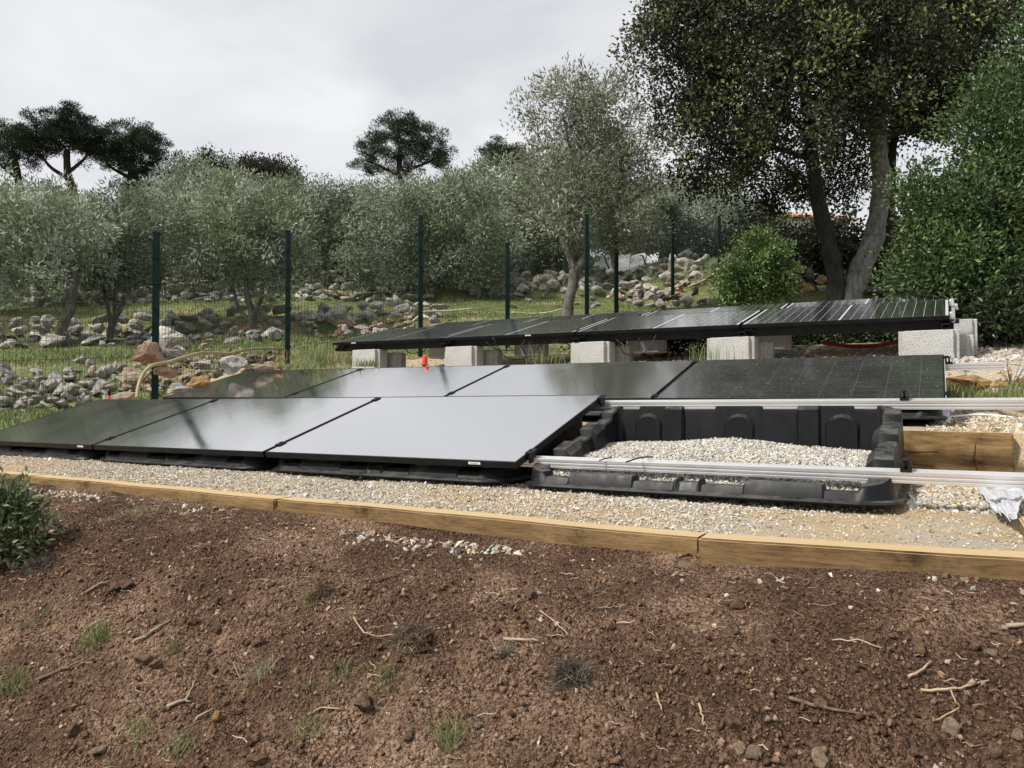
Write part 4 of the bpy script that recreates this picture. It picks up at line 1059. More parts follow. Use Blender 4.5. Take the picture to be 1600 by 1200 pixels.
cable('pale pipe leaning on the bank left of the light green bush', [hz(1075, 448, 15.0), hz(1095, 440, 15.2), hz(1112, 430, 15.4), hz(1124, 418, 15.6)], .022, 'palehose', 'pipe', 'pipe')
p = at(663, 571, 7.6)
root = thing('red_cap', 'red plastic marker cap standing between the concrete blocks', 'marker', p)
MB().tube([(0, 0, 0), (0, 0, .012), (.003, 0, .05), (.006, 0, .085), (.006, 0, .10)], [.036, .034, .027, .024, .018], 14).build('cap', M['red'], root)
MB().tube([(0, 0, -.25), (0, 0, .01)], .012, 8).build('stake', M['black_metal'], root)
p = at(170.5, 630, 7.6)
root = thing('marker_stake', 'short dark marker stake with red band by the left front panel', 'stake', p)
MB().tube([(0, 0, -.25), (0, 0, .075), (0, 0, .08)], [.012, .012, .010], 10).build('stake', M['red'], root)
MB().tube([(0, 0, .081), (0, 0, .145)], .0145, 10).build('sleeve', M['black_metal'], root)

def crumpled(name, label, pts, mat, cat, amp=.03, k=14, seed=1):
    """crumpled sheet: bilinear patch of four corners with folds and thickness"""
    A, B, C_, D_ = [Vector(p) for p in pts]; V = []
    for j in range(k):
        for i in range(k):
            u, v = i / (k - 1), j / (k - 1)
            p = A * (1 - u) * (1 - v) + B * u * (1 - v) + C_ * u * v + D_ * (1 - u) * v
            f = mnoise.noise(Vector((u * 5 + seed, v * 3, seed))) + .5 * mnoise.noise(Vector((u * 13, v * 7 + seed, 3)))
            V.append((p.x + amp * .5 * mnoise.noise(Vector((u * 6, v * 6, 9 + seed))), p.y + amp * f, p.z + amp * f))
    F = [(j * k + i, j * k + i + 1, (j + 1) * k + i + 1, (j + 1) * k + i) for j in range(k - 1) for i in range(k - 1)]
    o = obj(name, np_mesh(name, np.array(V), np.array(F), M[mat]))
    md = o.modifiers.new('thickness', 'SOLIDIFY'); md.thickness = .002
    return tag(o, label, cat)
def pl(u, v, z=-.405):
    r = ray(u, v); return r * (z / r.z)
crumpled('plastic_film', 'crumpled white plastic film draped into the gravel by the right side sleeper', [pl(1584, 812, -.39), pl(1552, 798, -.39), pl(1528, 764, -.38), pl(1604, 762, -.35)], 'film', 'plastic film', .022, 20, 3)
crumpled('plastic_film', 'clear crumpled plastic wrap on gravel behind the open tub corner', [at(1462, 662, 4.55), at(1482, 660, 4.6), at(1492, 636, 4.75), at(1452, 636, 4.75)], 'film', 'plastic film', .04, 14, 8)
cable('black corrugated pipe end beside the open tub rear corner', [at(1408, 650, 4.7), at(1424, 648, 4.72), at(1440, 655, 4.7)], .035, 'cable', 'pipe', 'pipe')
cable('white thin pipe curving over the gravel at right', [at(1480, 652, 4.9), at(1530, 648, 5.0), at(1580, 652, 4.9), at(1620, 660, 4.75)], .008, 'sheet', 'pipe', 'pipe')
cable('grey wooden stake lying at the right edge below the rear rail', [at(1562, 640, 5.1), at(1585, 648, 4.9), at(1625, 658, 4.7)], .022, 'stick', 'stake', 'stake')

# leaning pale board far behind the fence
root = thing('pale_board', 'white panelled sheet lying tilted on the terrace beyond the fence', 'board', at(985, 425, 22))
o0 = Vector(root.location)
bx = [(934, 426), (958, 424), (982, 422), (1006, 420), (1026, 418)]
for (u0, v0), (u1, v1) in zip(bx, bx[1:]):
    a, b_ = at(u0 + 1, v0, 22), at(u1, v1, 22); c_, d_ = at(u1 + 4, 394 if u1 > 1000 else 397, 22.4), at(u0 + 5, 399, 22.4)
    mb = MB(); vs = [mb.bm.verts.new(Vector(p_) - o0) for p_ in (a, b_, c_, d_)] + [mb.bm.verts.new(Vector(p_) - o0 + Vector((0, .03, 0))) for p_ in (a, b_, c_, d_)]
    for f in ((0, 1, 2, 3), (7, 6, 5, 4), (0, 4, 5, 1), (1, 5, 6, 2), (2, 6, 7, 3), (3, 7, 4, 0)): mb.bm.faces.new([vs[i] for i in f])
    mb.build('panel', M['sheet'], root)
for u in (948, 1008):
    MB().tube([at(u - 4, 400, 21.8) - o0, at(u + 8, 432, 21.6) - o0], .03, 6).build('prop', M['black_metal'], root)

# house glimpsed behind the oak
root = thing('house', 'low pale house with tiled roof glimpsed between the oak and the olives', 'house', at(1230, 350, 36), (0, 0, R(12)))
MB().box(-4.5, 4.5, 0, 6, -3.5, .45).build('wall', M['render'], root)
mb = MB(); prof = [(-.5, .35), (-.5, .45), (3, 1.55), (6.5, .45), (6.5, .35), (3, 1.42)]
mb.prism(prof, -4.9, 4.9); rf = mb.build('roof', M['roof'], root)
for i in range(26):
    MB().tube([(-4.75 + i * .38, -.52, .46), (-4.75 + i * .38, 3, 1.57)], .075, 6).build('tile_row', M['roof'], rf)
for x in (-2.6, 0, 2.6):
    wo = MB().box(x - .5, x + .5, -.03, .02, -1.6, -.4).build('window', M['pane'], root)
    MB().box(x - .58, x + .58, -.06, -.031, -1.7, -1.62).build('sill', M['render'], wo)

# ------------------------------------------------------------------ trees
def leaf_mesh(name, P, D, size, wid, C, mat, r_, droop=.15, fold=True):
    """pointed leaves, two triangles each side by side (diamond), at P along D"""
    n = len(P)
    D = D / np.maximum(np.linalg.norm(D, axis=1, keepdims=True), 1e-6)
    A = r_.normal(size=(n, 3)); S_ = np.cross(D, A); S_ /= np.maximum(np.linalg.norm(S_, axis=1, keepdims=True), 1e-6)
    Nn = np.cross(S_, D)
    L = (size * r_.uniform(.7, 1.25, n))[:, None]; W_ = (wid * r_.uniform(.75, 1.2, n))[:, None]
    v0 = P; v1 = P + D * L * .45 + S_ * W_ * .5 + Nn * W_ * .15; v2 = P + D * L - Nn * L * droop * .5; v3 = P + D * L * .45 - S_ * W_ * .5 + Nn * W_ * .15
    V = np.stack([v0, v1, v2, v3], 1).reshape(-1, 3)
    F = np.arange(n * 4).reshape(n, 4)
    return np_mesh(name, V, F, mat, np.repeat(C, 4, 0))

def trunk_tube(paths, seed, nside=10):
    Vs = []; Fs = []; off = 0
    for path in paths:
        P = np.array([p[:3] for p in path], float); Rr = np.array([p[3] for p in path], float)
        # resample with a smooth curve
        k = len(P); tt = np.linspace(0, k - 1, (k - 1) * 6 + 1); Q = []
        for t in tt:
            i = min(int(t), k - 2); f = t - i; p0 = P[max(i - 1, 0)]; p1 = P[i]; p2 = P[i + 1]; p3 = P[min(i + 2, k - 1)]
            Q.append(.5 * (2 * p1 + (p2 - p0) * f + (2 * p0 - 5 * p1 + 4 * p2 - p3) * f * f + (3 * p1 - p0 - 3 * p2 + p3) * f ** 3))
        Q = np.array(Q); rr = np.interp(tt, np.arange(k), Rr)
        up = None; rings = []
        for i, q in enumerate(Q):
            d = Q[min(i + 1, len(Q) - 1)] - Q[max(i - 1, 0)]; d = d / np.linalg.norm(d)
            if up is None:
                up = np.cross(d, [0.3, 1, .2]); up /= np.linalg.norm(up)
            up = up - d * up.dot(d); up /= np.linalg.norm(up); sd = np.cross(d, up)
            ring = []
            for a in range(nside):
                an = 6.28318 * a / nside; dr = up * math.cos(an) + sd * math.sin(an)
                nz_ = mnoise.noise(Vector((q + dr * .3) * 3.0) + Vector((seed, 0, 0))) * .22 + mnoise.noise(Vector((q + dr * rr[i]) * 9.0) + Vector((seed, 4, 0))) * .10
                ring.append(q + dr * rr[i] * (1 + nz_))
            rings.append(ring)
        V = np.array(rings).reshape(-1, 3); m_ = len(Q)
        i = np.arange(m_ * nside).reshape(m_, nside); j = np.roll(i, -1, axis=1)
        Fs.append(np.stack([i[:-1], j[:-1], j[1:], i[1:]], -1).reshape(-1, 4) + off); Vs.append(V); off += len(V)
    return np.concatenate(Vs), np.concatenate(Fs)

def limb_cones(nodes, par, rad, ns=4):
    nodes = np.array(nodes); par = np.array(par); rad = np.array(rad)
    k = np.where(par >= 0)[0]; A = nodes[par[k]]; B = nodes[k]; ra = np.minimum(rad[par[k]], rad[k] * 1.5); rb = rad[k]
    d = B - A; l = np.linalg.norm(d, axis=1, keepdims=True); d = d / np.maximum(l, 1e-6)
    ref = np.where(np.abs(d[:, 2:3]) > .9, np.array([[1., 0, 0]]), np.array([[0, 0, 1.]])); e1 = np.cross(d, ref); e1 /= np.linalg.norm(e1, axis=1, keepdims=True); e2 = np.cross(d, e1)
    an = np.arange(ns) * 6.28318 / ns
    ring = e1[:, None] * np.cos(an)[None, :, None] + e2[:, None] * np.sin(an)[None, :, None]
    V = np.concatenate([A[:, None] + ring * ra[:, None, None], B[:, None] + ring * rb[:, None, None]], 1)
    base = (np.arange(len(k)) * 2 * ns)[:, None, None]
    q = np.arange(ns); F = np.stack([q, (q + 1) % ns, ns + (q + 1) % ns, ns + q], -1)[None] + base
    return V.reshape(-1, 3), F.reshape(-1, 4)

def tree_meshes(name, paths, blobs, nclump, nleaf, crad, lsize, lwid, cols, bark, leafmat, seed, tip=.0035, shell=2.2, upb=.35, tips=None, tipz=0, pale=0.0, pw=None, jit=.18, flatc=1.0, lump=.0, bark2=None):
    r_ = np.random.default_rng(seed)
    bl = np.array([b_[:6] for b_ in blobs], float); wt = np.array([b_[3] * b_[4] * b_[5] * (b_[6] if len(b_) > 6 else 1) for b_ in blobs]); wt /= wt.sum()
    which = r_.choice(len(bl), nclump, p=wt)
    d = r_.normal(size=(nclump, 3)); d /= np.linalg.norm(d, axis=1, keepdims=True)
    rr = r_.random(nclump) ** (1 / shell)
    if lump:
        rr = rr * (1 + lump * np.array([mnoise.noise(Vector(v) * 2.4 + Vector((seed, 0, 0))) for v in d]))
    T = bl[which, :3] + d * rr[:, None] * bl[which, 3:6]
    outw = d.copy()
    nodes = []; par = []
    for path in paths:
        last = -1
        P = np.array([p[:3] for p in path])
        for i in range(len(P)):
            if i > 0 and i < len(P):
                for f in (.5, 1.0):
                    nodes.append(P[i - 1] * (1 - f) + P[i] * f); par.append(last); last = len(nodes) - 1
            else:
                nodes.append(P[i]); par.append(-1); last = len(nodes) - 1
    ntr = len(nodes)
    low = min(p[2] for path in paths for p in path[1:]) if True else 0
    can = np.array(nodes)
    cap = ntr + nclump * 3 + 5
    arr = np.zeros((cap, 3)); arr[:ntr] = can; cnt = ntr
    topz = np.array([p[-1][2] for p in paths]).max()
    ok = np.zeros(cap, bool)
    for i in range(ntr): ok[i] = arr[i, 2] > .35 * topz
    if not ok.any(): ok[:ntr] = True
    ctr = np.array([p[-1][:3] for p in paths]).mean(0)
    order = np.argsort(np.linalg.norm(T - ctr, axis=1))
    tipn = []
    for ii in order:
        t = T[ii]; dv = arr[:cnt] - t
        c_ = np.linalg.norm(dv, axis=1) + .7 * np.maximum(0, arr[:cnt, 2] - t[2] + .1) + np.where(ok[:cnt], 0, 99)
        k = int(np.argmin(c_)); a = arr[k]; L = np.linalg.norm(t - a)
        prev = k
        for f in (.35, .7, 1.0):
            p = a + (t - a) * f
            if f < 1: p = p + r_.normal(0, .07 * L, 3) + np.array([0, 0, .06 * L])
            arr[cnt] = p; ok[cnt] = True; par.append(prev); prev = cnt; cnt += 1
        tipn.append((ii, prev))
    nodes = arr[:cnt]; rad = np.zeros(cnt); par = np.array(par)
    ch = np.zeros(cnt)
    for i in range(cnt - 1, ntr - 1, -1):
        if ch[i] == 0: ch[i] = tip ** 2.4
        rad[i] = ch[i] ** (1 / 2.4)
        ch[par[i]] += ch[i]
    # trunk radii come from the drawn paths
    trv = []
    i = 0
    for path in paths:
        for q, p in enumerate(path):
            if q == 0: rad[i] = p[3]; i += 1
            else:
                rad[i] = (path[q - 1][3] + p[3]) / 2; rad[i + 1] = p[3]; i += 2
    for i in range(ntr, cnt): rad[i] = min(rad[i], rad[par[i]] * .92)
    p2 = par.copy(); p2[:ntr] = -1
    V1, F1 = trunk_tube(paths, seed); V2, F2 = limb_cones(nodes, p2, rad)
    V = np.concatenate([V1, V2]); F = np.concatenate([F1, F2 + len(V1)])
    mi = None
    if bark2 is not None:
        mi = np.zeros(len(F), int); mi[:(len(paths[0]) - 1) * 60] = 1; mi[(len(paths[0]) + len(paths[1]) - 2) * 60:] = 1
    tm = np_mesh(name + '_trunk', V, F, [bark, bark2] if bark2 is not None else bark, smooth=True, mi=mi)
    # leaves round every clump
    n = nclump * nleaf
    ci = np.repeat(np.arange(nclump), nleaf)
    g3 = r_.normal(size=(n, 3)); g3 *= (np.minimum(1.9, np.linalg.norm(g3, axis=1)) / np.linalg.norm(g3, axis=1))[:, None]
    off = g3 * crad * r_.uniform(.6, 1.25, nclump)[ci][:, None] * np.array([1, 1, flatc])
    P = T[ci] + off
    D = off / (crad + 1e-6) * .7 + outw[ci] * .5 + r_.normal(size=(n, 3)) * .8 + np.array([0, 0, upb])
    cl = np.array(cols); kc = r_.choice(len(cl), nclump, p=pw)
    C = cl[kc][ci] * (1 + r_.normal(0, .10, (nclump, 1)))[ci] * (1 + r_.normal(0, jit, (n, 1)))
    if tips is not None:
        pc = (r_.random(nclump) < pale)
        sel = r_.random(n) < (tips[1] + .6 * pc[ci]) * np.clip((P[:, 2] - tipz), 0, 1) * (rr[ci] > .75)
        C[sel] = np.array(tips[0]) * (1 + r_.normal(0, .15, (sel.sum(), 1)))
    C = np.clip(C, .004, .8)
    lm = leaf_mesh(name + '_crown', P, D, lsize, lwid, C, leafmat, r_)
    return tm, lm

def place_tree(name, label, cat, group, loc, meshes, rz=0, sc_=1.0):
    root = thing(name, label, cat, loc, (0, 0, rz), group); root.scale = (sc_,) * 3 if not isinstance(sc_, (tuple, list)) else sc_
    obj('trunk', meshes[0], root); obj('crown', meshes[1], root)
    return root

OL = [(.235, .272, .190), (.290, .330, .250), (.160, .195, .130), (.375, .412, .340), (.200, .245, .150)]
def base_at(u, v, d):
    p = at(u, v, d); return Vector((p.x, p.y, min(p.z, g(p.x, p.y)) if abs(p.z - g(p.x, p.y)) < .6 else g(p.x, p.y)))
def rel(base, lst, d):
    """(u, v, radius) in picture at depth d -> path relative to base"""
    res = []
    for q in lst:
        p = at(q[0], q[1], d + (q[3] if len(q) > 3 else 0)) - base; res.append((p.x, p.y, p.z, q[2] * FK(d)))
    return res
def relb(base, lst, d):
    """(u, v, ru px, rv px, depth radius m, weight, dd) ellipsoids"""
    res = []
    for q in lst:
        dd = d + (q[6] if len(q) > 6 else 0); p = at(q[0], q[1], dd) - base; k = float(FD(dd)) / FPX
        res.append((p.x, p.y, p.z, q[2] * k, q[4] * FK(dd), q[3] * k, q[5]))
    return res

def custom_tree(name, label, cat, group, u, v, d, paths, blobs, **kw):
    b_ = base_at(u, v, d)
    kf = FK(d) if d < 30 else 1.0
    kw['crad'] *= kf; kw['lsize'] *= 1 + (kf - 1) * .6; kw['lwid'] *= 1 + (kf - 1) * .6; kw['nleaf'] = int(kw['nleaf'] * (1 + (kf - 1) * .8))
    me = tree_meshes(name, [rel(b_, p, d) for p in paths], relb(b_, blobs, d), **kw)
    return place_tree(name, label, cat, group, b_, me), me
GO = 'olive trees of the grove'
okw = dict(cols=OL, bark=M['olive_bark'], leafmat=M['leaf'], upb=.3)
# leaning olive at left
_, O1 = custom_tree('olive_tree', 'leaning olive tree with a curved grey trunk at far left, nearest to the fence', 'tree', GO, 92, 548, 11.0,
    [[(88, 556, .085), (98, 510, .075), (110, 478, .068), (112, 455, .06)], [(112, 455, .055), (92, 432, .045), (60, 415, .035), (30, 395, .022)], [(112, 455, .055), (122, 420, .04), (118, 380, .028), (110, 340, .016)]],
    [(40, 400, 120, 80, 1.0, 1), (110, 370, 95, 80, 1.0, 1), (0, 330, 90, 60, .9, 1), (130, 405, 80, 40, .9, .5), (-60, 400, 80, 80, .9, .8)],
    nclump=210, nleaf=52, crad=0.105, lsize=0.105, lwid=0.03, seed=1, **okw)
_, O2 = custom_tree('olive_tree', 'many-stemmed slender olive just left of the nearest fence post', 'tree', GO, 172, 545, 11.6,
    [[(172, 552, .06), (172, 520, .055), (178, 500, .05)], [(178, 500, .04), (190, 478, .032), (205, 440, .022), (212, 400, .012)], [(174, 512, .04), (168, 480, .03), (158, 440, .022), (150, 400, .012)], [(178, 505, .035), (180, 470, .028), (184, 420, .018)]],
    [(190, 400, 75, 70, .9, 1), (150, 380, 60, 70, .9, 1), (215, 345, 60, 45, .8, .8), (180, 425, 70, 28, .8, .3)],
    nclump=165, nleaf=50, crad=0.11, lsize=0.105, lwid=0.03, seed=2, **okw)
_, O3 = custom_tree('olive_tree', 'olive with a red-marked trunk between the first two fence posts', 'tree', GO, 390, 542, 11.8,
    [[(388, 550, .085), (392, 520, .075), (394, 495, .07)], [(394, 495, .055), (386, 460, .045), (382, 425, .03), (370, 380, .016)], [(394, 498, .05), (408, 465, .04), (412, 440, .03), (440, 425, .018), (452, 423, .012)], [(392, 505, .04), (372, 480, .03), (365, 455, .02), (340, 420, .012)]],
    [(330, 380, 85, 75, 1.0, 1), (420, 385, 85, 80, 1.0, 1), (375, 340, 95, 55, 1.0, 1), (455, 420, 42, 50, .8, .7), (300, 410, 60, 42, .8, .7), (400, 430, 70, 30, .8, .2)],
    nclump=260, nleaf=54, crad=0.11, lsize=0.105, lwid=0.03, seed=3, **okw)
p = at(384, 512, 11.72)
o = MB().box(-.015, .015, -.012, 0, -.05, .05).bevel(.004).build('paint_mark', M['red'], None, p); tag(o, 'red tag on the trunk of the olive between the first two posts', 'tag')
_, O4 = custom_tree('olive_tree', 'broad low olive with dense round crown behind the third fence post', 'tree', GO, 676, 474, 16.0,
    [[(676, 482, .14), (674, 462, .12), (678, 448, .11)], [(678, 450, .09), (655, 430, .07), (620, 412, .05), (580, 402, .03)], [(678, 450, .08), (685, 420, .06), (690, 380, .04), (690, 330, .02)], [(674, 455, .07), (700, 430, .05), (740, 400, .03)]],
    [(620, 375, 100, 80, 1.6, 1), (720, 370, 110, 85, 1.6, 1), (665, 325, 95, 52, 1.5, 1), (760, 420, 65, 45, 1.2, .8), (580, 420, 60, 40, 1.2, .8), (690, 420, 80, 40, 1.2, .5)],
    nclump=330, nleaf=56, crad=0.15, lsize=0.12, lwid=0.036, seed=4, **okw)
OLD = [(.20, .215, .160), (.26, .275, .205), (.135, .15, .105), (.33, .345, .28)]
okd = dict(okw); okd['cols'] = OLD
_, O5 = custom_tree('olive_tree', 'tallest loose-crowned olive with forked trunk in front of the fence, centre right', 'tree', GO, 888, 496, 11.9,
    [[(886, 506, .095), (889, 470, .085), (896, 440, .08), (898, 422, .085)], [(898, 424, .06), (890, 400, .055), (878, 370, .05), (858, 352, .04), (836, 340, .028), (820, 325, .014)],
     [(900, 424, .07), (914, 402, .06), (920, 372, .055), (926, 355, .055), (948, 335, .045), (965, 310, .035), (970, 250, .022), (965, 190, .012)],
     [(918, 380, .045), (912, 330, .04), (900, 280, .03), (890, 230, .022), (880, 180, .012)], [(924, 360, .04), (905, 345, .035), (925, 310, .028), (940, 260, .018)], [(948, 335, .03), (985, 315, .022), (1015, 290, .012)]],
    [(890, 190, 85, 85, 1.1, .8), (960, 210, 60, 95, 1.0, .8), (880, 290, 80, 55, 1.1, 1), (985, 290, 65, 70, 1.0, 1), (840, 240, 45, 60, .8, .5), (870, 350, 65, 38, .9, .8), (960, 360, 85, 35, .9, .8), (905, 140, 60, 40, .8, .4), (1000, 220, 40, 60, .8, .5)],
    nclump=420, nleaf=42, crad=0.12, lsize=0.095, lwid=0.026, seed=5, **okd)
HT = {id(m_): float(np.quantile(np.array([v.co.z for v in m_[1].vertices]), .985)) for m_ in (O1, O2, O3, O4, O5)}
TOPV = {'olive behind the leaning tree at far left, partly hidden by it': 300, 'olive whose crown enters at the left edge of the picture': 285, 'olive with straight trunk behind the nearest fence post': 300, 'olive behind the red-marked tree near the second fence post': 290, 'olive behind the second fence post with crown against the sky': 290, 'olive in the back row below the left pines': 312, 'olive in the back row below the dark evergreen oaks': 272, 'tall back-row olive in front of the round central pine': 296, 'back-row olive right of the broad low one': 278, 'olive behind the tall loose-crowned one': 262, 'far pale olive between the oak crown and the tall olive': 280, 'far olive above the white sheet': 290, 'thin-stemmed olive beside the white sheet': 300, 'far olive glimpsed under the oak crown': 315, 'farthest olive on the crest behind the second post': 300, 'farthest olive on the crest behind the nearest post': 320, 'farthest olive on the crest left of the central pine': 330, 'farthest olive on the crest under the central pine': 300, 'farthest olive on the crest behind the tall loose-crowned tree': 280, 'farthest olive on the crest right of the tall loose-crowned tree': 262, 'farthest olive on the crest at left': 320}
for (u, v, d, me, s_, rz, l) in (
    (60, 492, 15.6, O3, 1.12, 1.0, 'olive behind the leaning tree at far left, partly hidden by it'),
    (-90, 500, 13.5, O4, .95, 2.0, 'olive whose crown enters at the left edge of the picture'),
    (245, 492, 16.4, O3, 1.15, 2.6, 'olive with straight trunk behind the nearest fence post'),
    (420, 486, 17.2, O2, 1.5, .5, 'olive behind the red-marked tree near the second fence post'),
    (505, 470, 19.5, O4, 1.12, 1.4, 'olive behind the second fence post with crown against the sky'),
    (150, 470, 20.0, O4, 1.10, 4.0, 'olive in the back row below the left pines'),
    (340, 462, 20.5, O4, 1.20, 5.2, 'olive in the back row below the dark evergreen oaks'),
    (610, 452, 22.5, O4, 1.28, 3.3, 'tall back-row olive in front of the round central pine'),
    (735, 448, 22.0, O3, 1.75, 4.4, 'back-row olive right of the broad low one'),
    (830, 445, 21.0, O4, 1.12, .9, 'olive behind the tall loose-crowned one'),
    (1090, 405, 25.0, O4, 1.15, 2.2, 'far pale olive between the oak crown and the tall olive'),
    (1010, 415, 24.0, O3, 1.35, 3.9, 'far olive above the white sheet'),
    (960, 428, 19.5, O2, 1.3, 1.9, 'thin-stemmed olive beside the white sheet'),
    (1165, 400, 27.0, O4, 1.1, 5.0, 'far olive glimpsed under the oak crown'),
    (440, 448, 27.0, O4, 1.25, 2.8, 'farthest olive on the crest behind the second post'),
    (680, 438, 30.0, O4, 1.35, 4.9, 'farthest olive on the crest under the central pine'),
    (800, 436, 29.0, O4, 1.4, 3.0, 'farthest olive on the crest behind the tall loose-crowned tree'),
    (900, 430, 29.0, O4, 1.3, 5.7, 'farthest olive on the crest right of the tall loose-crowned tree'),
    (60, 455, 26.0, O4, 1.2, 3.6, 'farthest olive on the crest at left')):
    x = wx(u, d) * FK(d); d0 = d; d = float(FD(d)); H_ = HT[id(me)]; tv_ = TOPV[l]; z0 = g(x, d); s_ = (at(u, tv_, d0).z - z0) / H_
    place_tree('olive_tree', l, 'tree', GO, (x, d, z0), me, rz, (s_ * 1.08, s_ * 1.08, s_))

# pines on the skyline
PC = [(.030, .046, .028), (.042, .060, .034), (.058, .076, .044), (.022, .034, .022)]
pkw = dict(cols=PC, bark=M['pine_bark'], leafmat=M['leaf'], upb=.7, flatc=.6, shell=2.0, tip=.014, lump=.35)
GP = 'umbrella pines on the skyline'
def pine(label, u, vb, d, paths, blobs, n, seed, crad=.42):
    return custom_tree('pine_tree', label, 'tree', GP, u, vb, d, paths, blobs, nclump=n, nleaf=115, crad=crad * .72, lsize=.26, lwid=.055, seed=seed, **pkw)
pine('tallest umbrella pine of the left group with a bare dark trunk', 115, 400, 46, [[(122, 420, .30), (115, 310, .26), (106, 270, .22), (104, 235, .18)], [(108, 280, .14), (80, 262, .10), (62, 240, .07)], [(106, 270, .13), (130, 250, .09), (145, 230, .06)]],
     [(92, 205, 56, 24, 2.2, 1), (128, 222, 40, 22, 2.0, 1), (60, 228, 36, 16, 1.8, 1), (104, 185, 42, 16, 1.8, 1), (140, 250, 26, 12, 1.4, .7), (60, 252, 26, 10, 1.2, .5)], 210, 11)
pine('dense dark umbrella pine right of the tallest one in the left group', 210, 400, 48, [[(212, 420, .28), (208, 320, .24), (205, 270, .2), (208, 240, .16)], [(206, 275, .12), (235, 258, .08), (255, 245, .05)], [(206, 280, .12), (175, 262, .08), (160, 245, .05)]],
     [(205, 218, 50, 22, 2.0, 1), (240, 238, 32, 20, 1.8, 1), (180, 245, 34, 22, 1.8, 1), (215, 262, 48, 16, 1.8, .8), (215, 290, 44, 16, 1.8, .6), (165, 225, 26, 16, 1.5, .8)], 230, 12)
pine('umbrella pine cut by the left edge of the picture', 10, 400, 46, [[(45, 410, .25), (30, 290, .22), (24, 255, .18), (18, 235, .14)], [(28, 280, .1), (-10, 250, .07)]],
     [(12, 210, 46, 18, 2.0, 1), (40, 232, 30, 16, 1.6, .8), (-30, 230, 40, 24, 1.8, 1), (15, 250, 34, 14, 1.5, .7)], 130, 13)
pine('round-headed pine above the olives in the middle of the skyline', 628, 400, 50, [[(632, 420, .28), (628, 300, .24), (624, 262, .2), (626, 230, .16)], [(626, 275, .12), (590, 258, .08), (570, 250, .06)], [(628, 270, .12), (665, 255, .08), (690, 245, .05)]],
     [(630, 205, 46, 22, 2.0, 1), (592, 232, 36, 20, 1.8, 1), (670, 225, 38, 22, 1.8, 1), (570, 262, 24, 14, 1.4, .9), (690, 248, 24, 16, 1.4, .9), (640, 245, 55, 18, 1.8, .7), (625, 268, 40, 14, 1.5, .4)], 230, 14)
pine('small dark pine crown just left of the tall loose-crowned olive', 785, 400, 52, [[(790, 420, .25), (788, 300, .2), (786, 260, .16), (786, 245, .12)]],
     [(785, 238, 36, 18, 1.6, 1), (768, 252, 24, 12, 1.4, .8), (806, 258, 32, 18, 1.5, 1)], 95, 15)
DK = [(.030, .034, .022), (.045, .048, .030), (.065, .066, .045), (.022, .025, .017)]
for l, u, d, bl, sd in (('dark evergreen oak crown on the crest behind the left olives', 310, 42, [(325, 268, 46, 26, 2, 1), (300, 285, 34, 20, 1.8, 1), (345, 285, 30, 22, 1.8, 1)], 16),
                        ('right-hand dark evergreen oak crown on the crest behind the left olives', 425, 43, [(400, 268, 36, 18, 1.8, 1), (440, 275, 28, 20, 1.6, 1), (380, 285, 34, 18, 1.8, 1), (455, 290, 14, 22, 1.2, .8)], 17)):
    custom_tree('evergreen_oak', l, 'tree', 'evergreen oaks on the crest', u, 400, d, [[(u, 420, .3), (u + 4, 340, .25), (u, 300, .2)]], bl, nclump=170, nleaf=80, crad=.36, lsize=.2, lwid=.11, cols=DK, bark=M['dark_bark'], leafmat=M['leaf'], seed=sd, tip=.012)

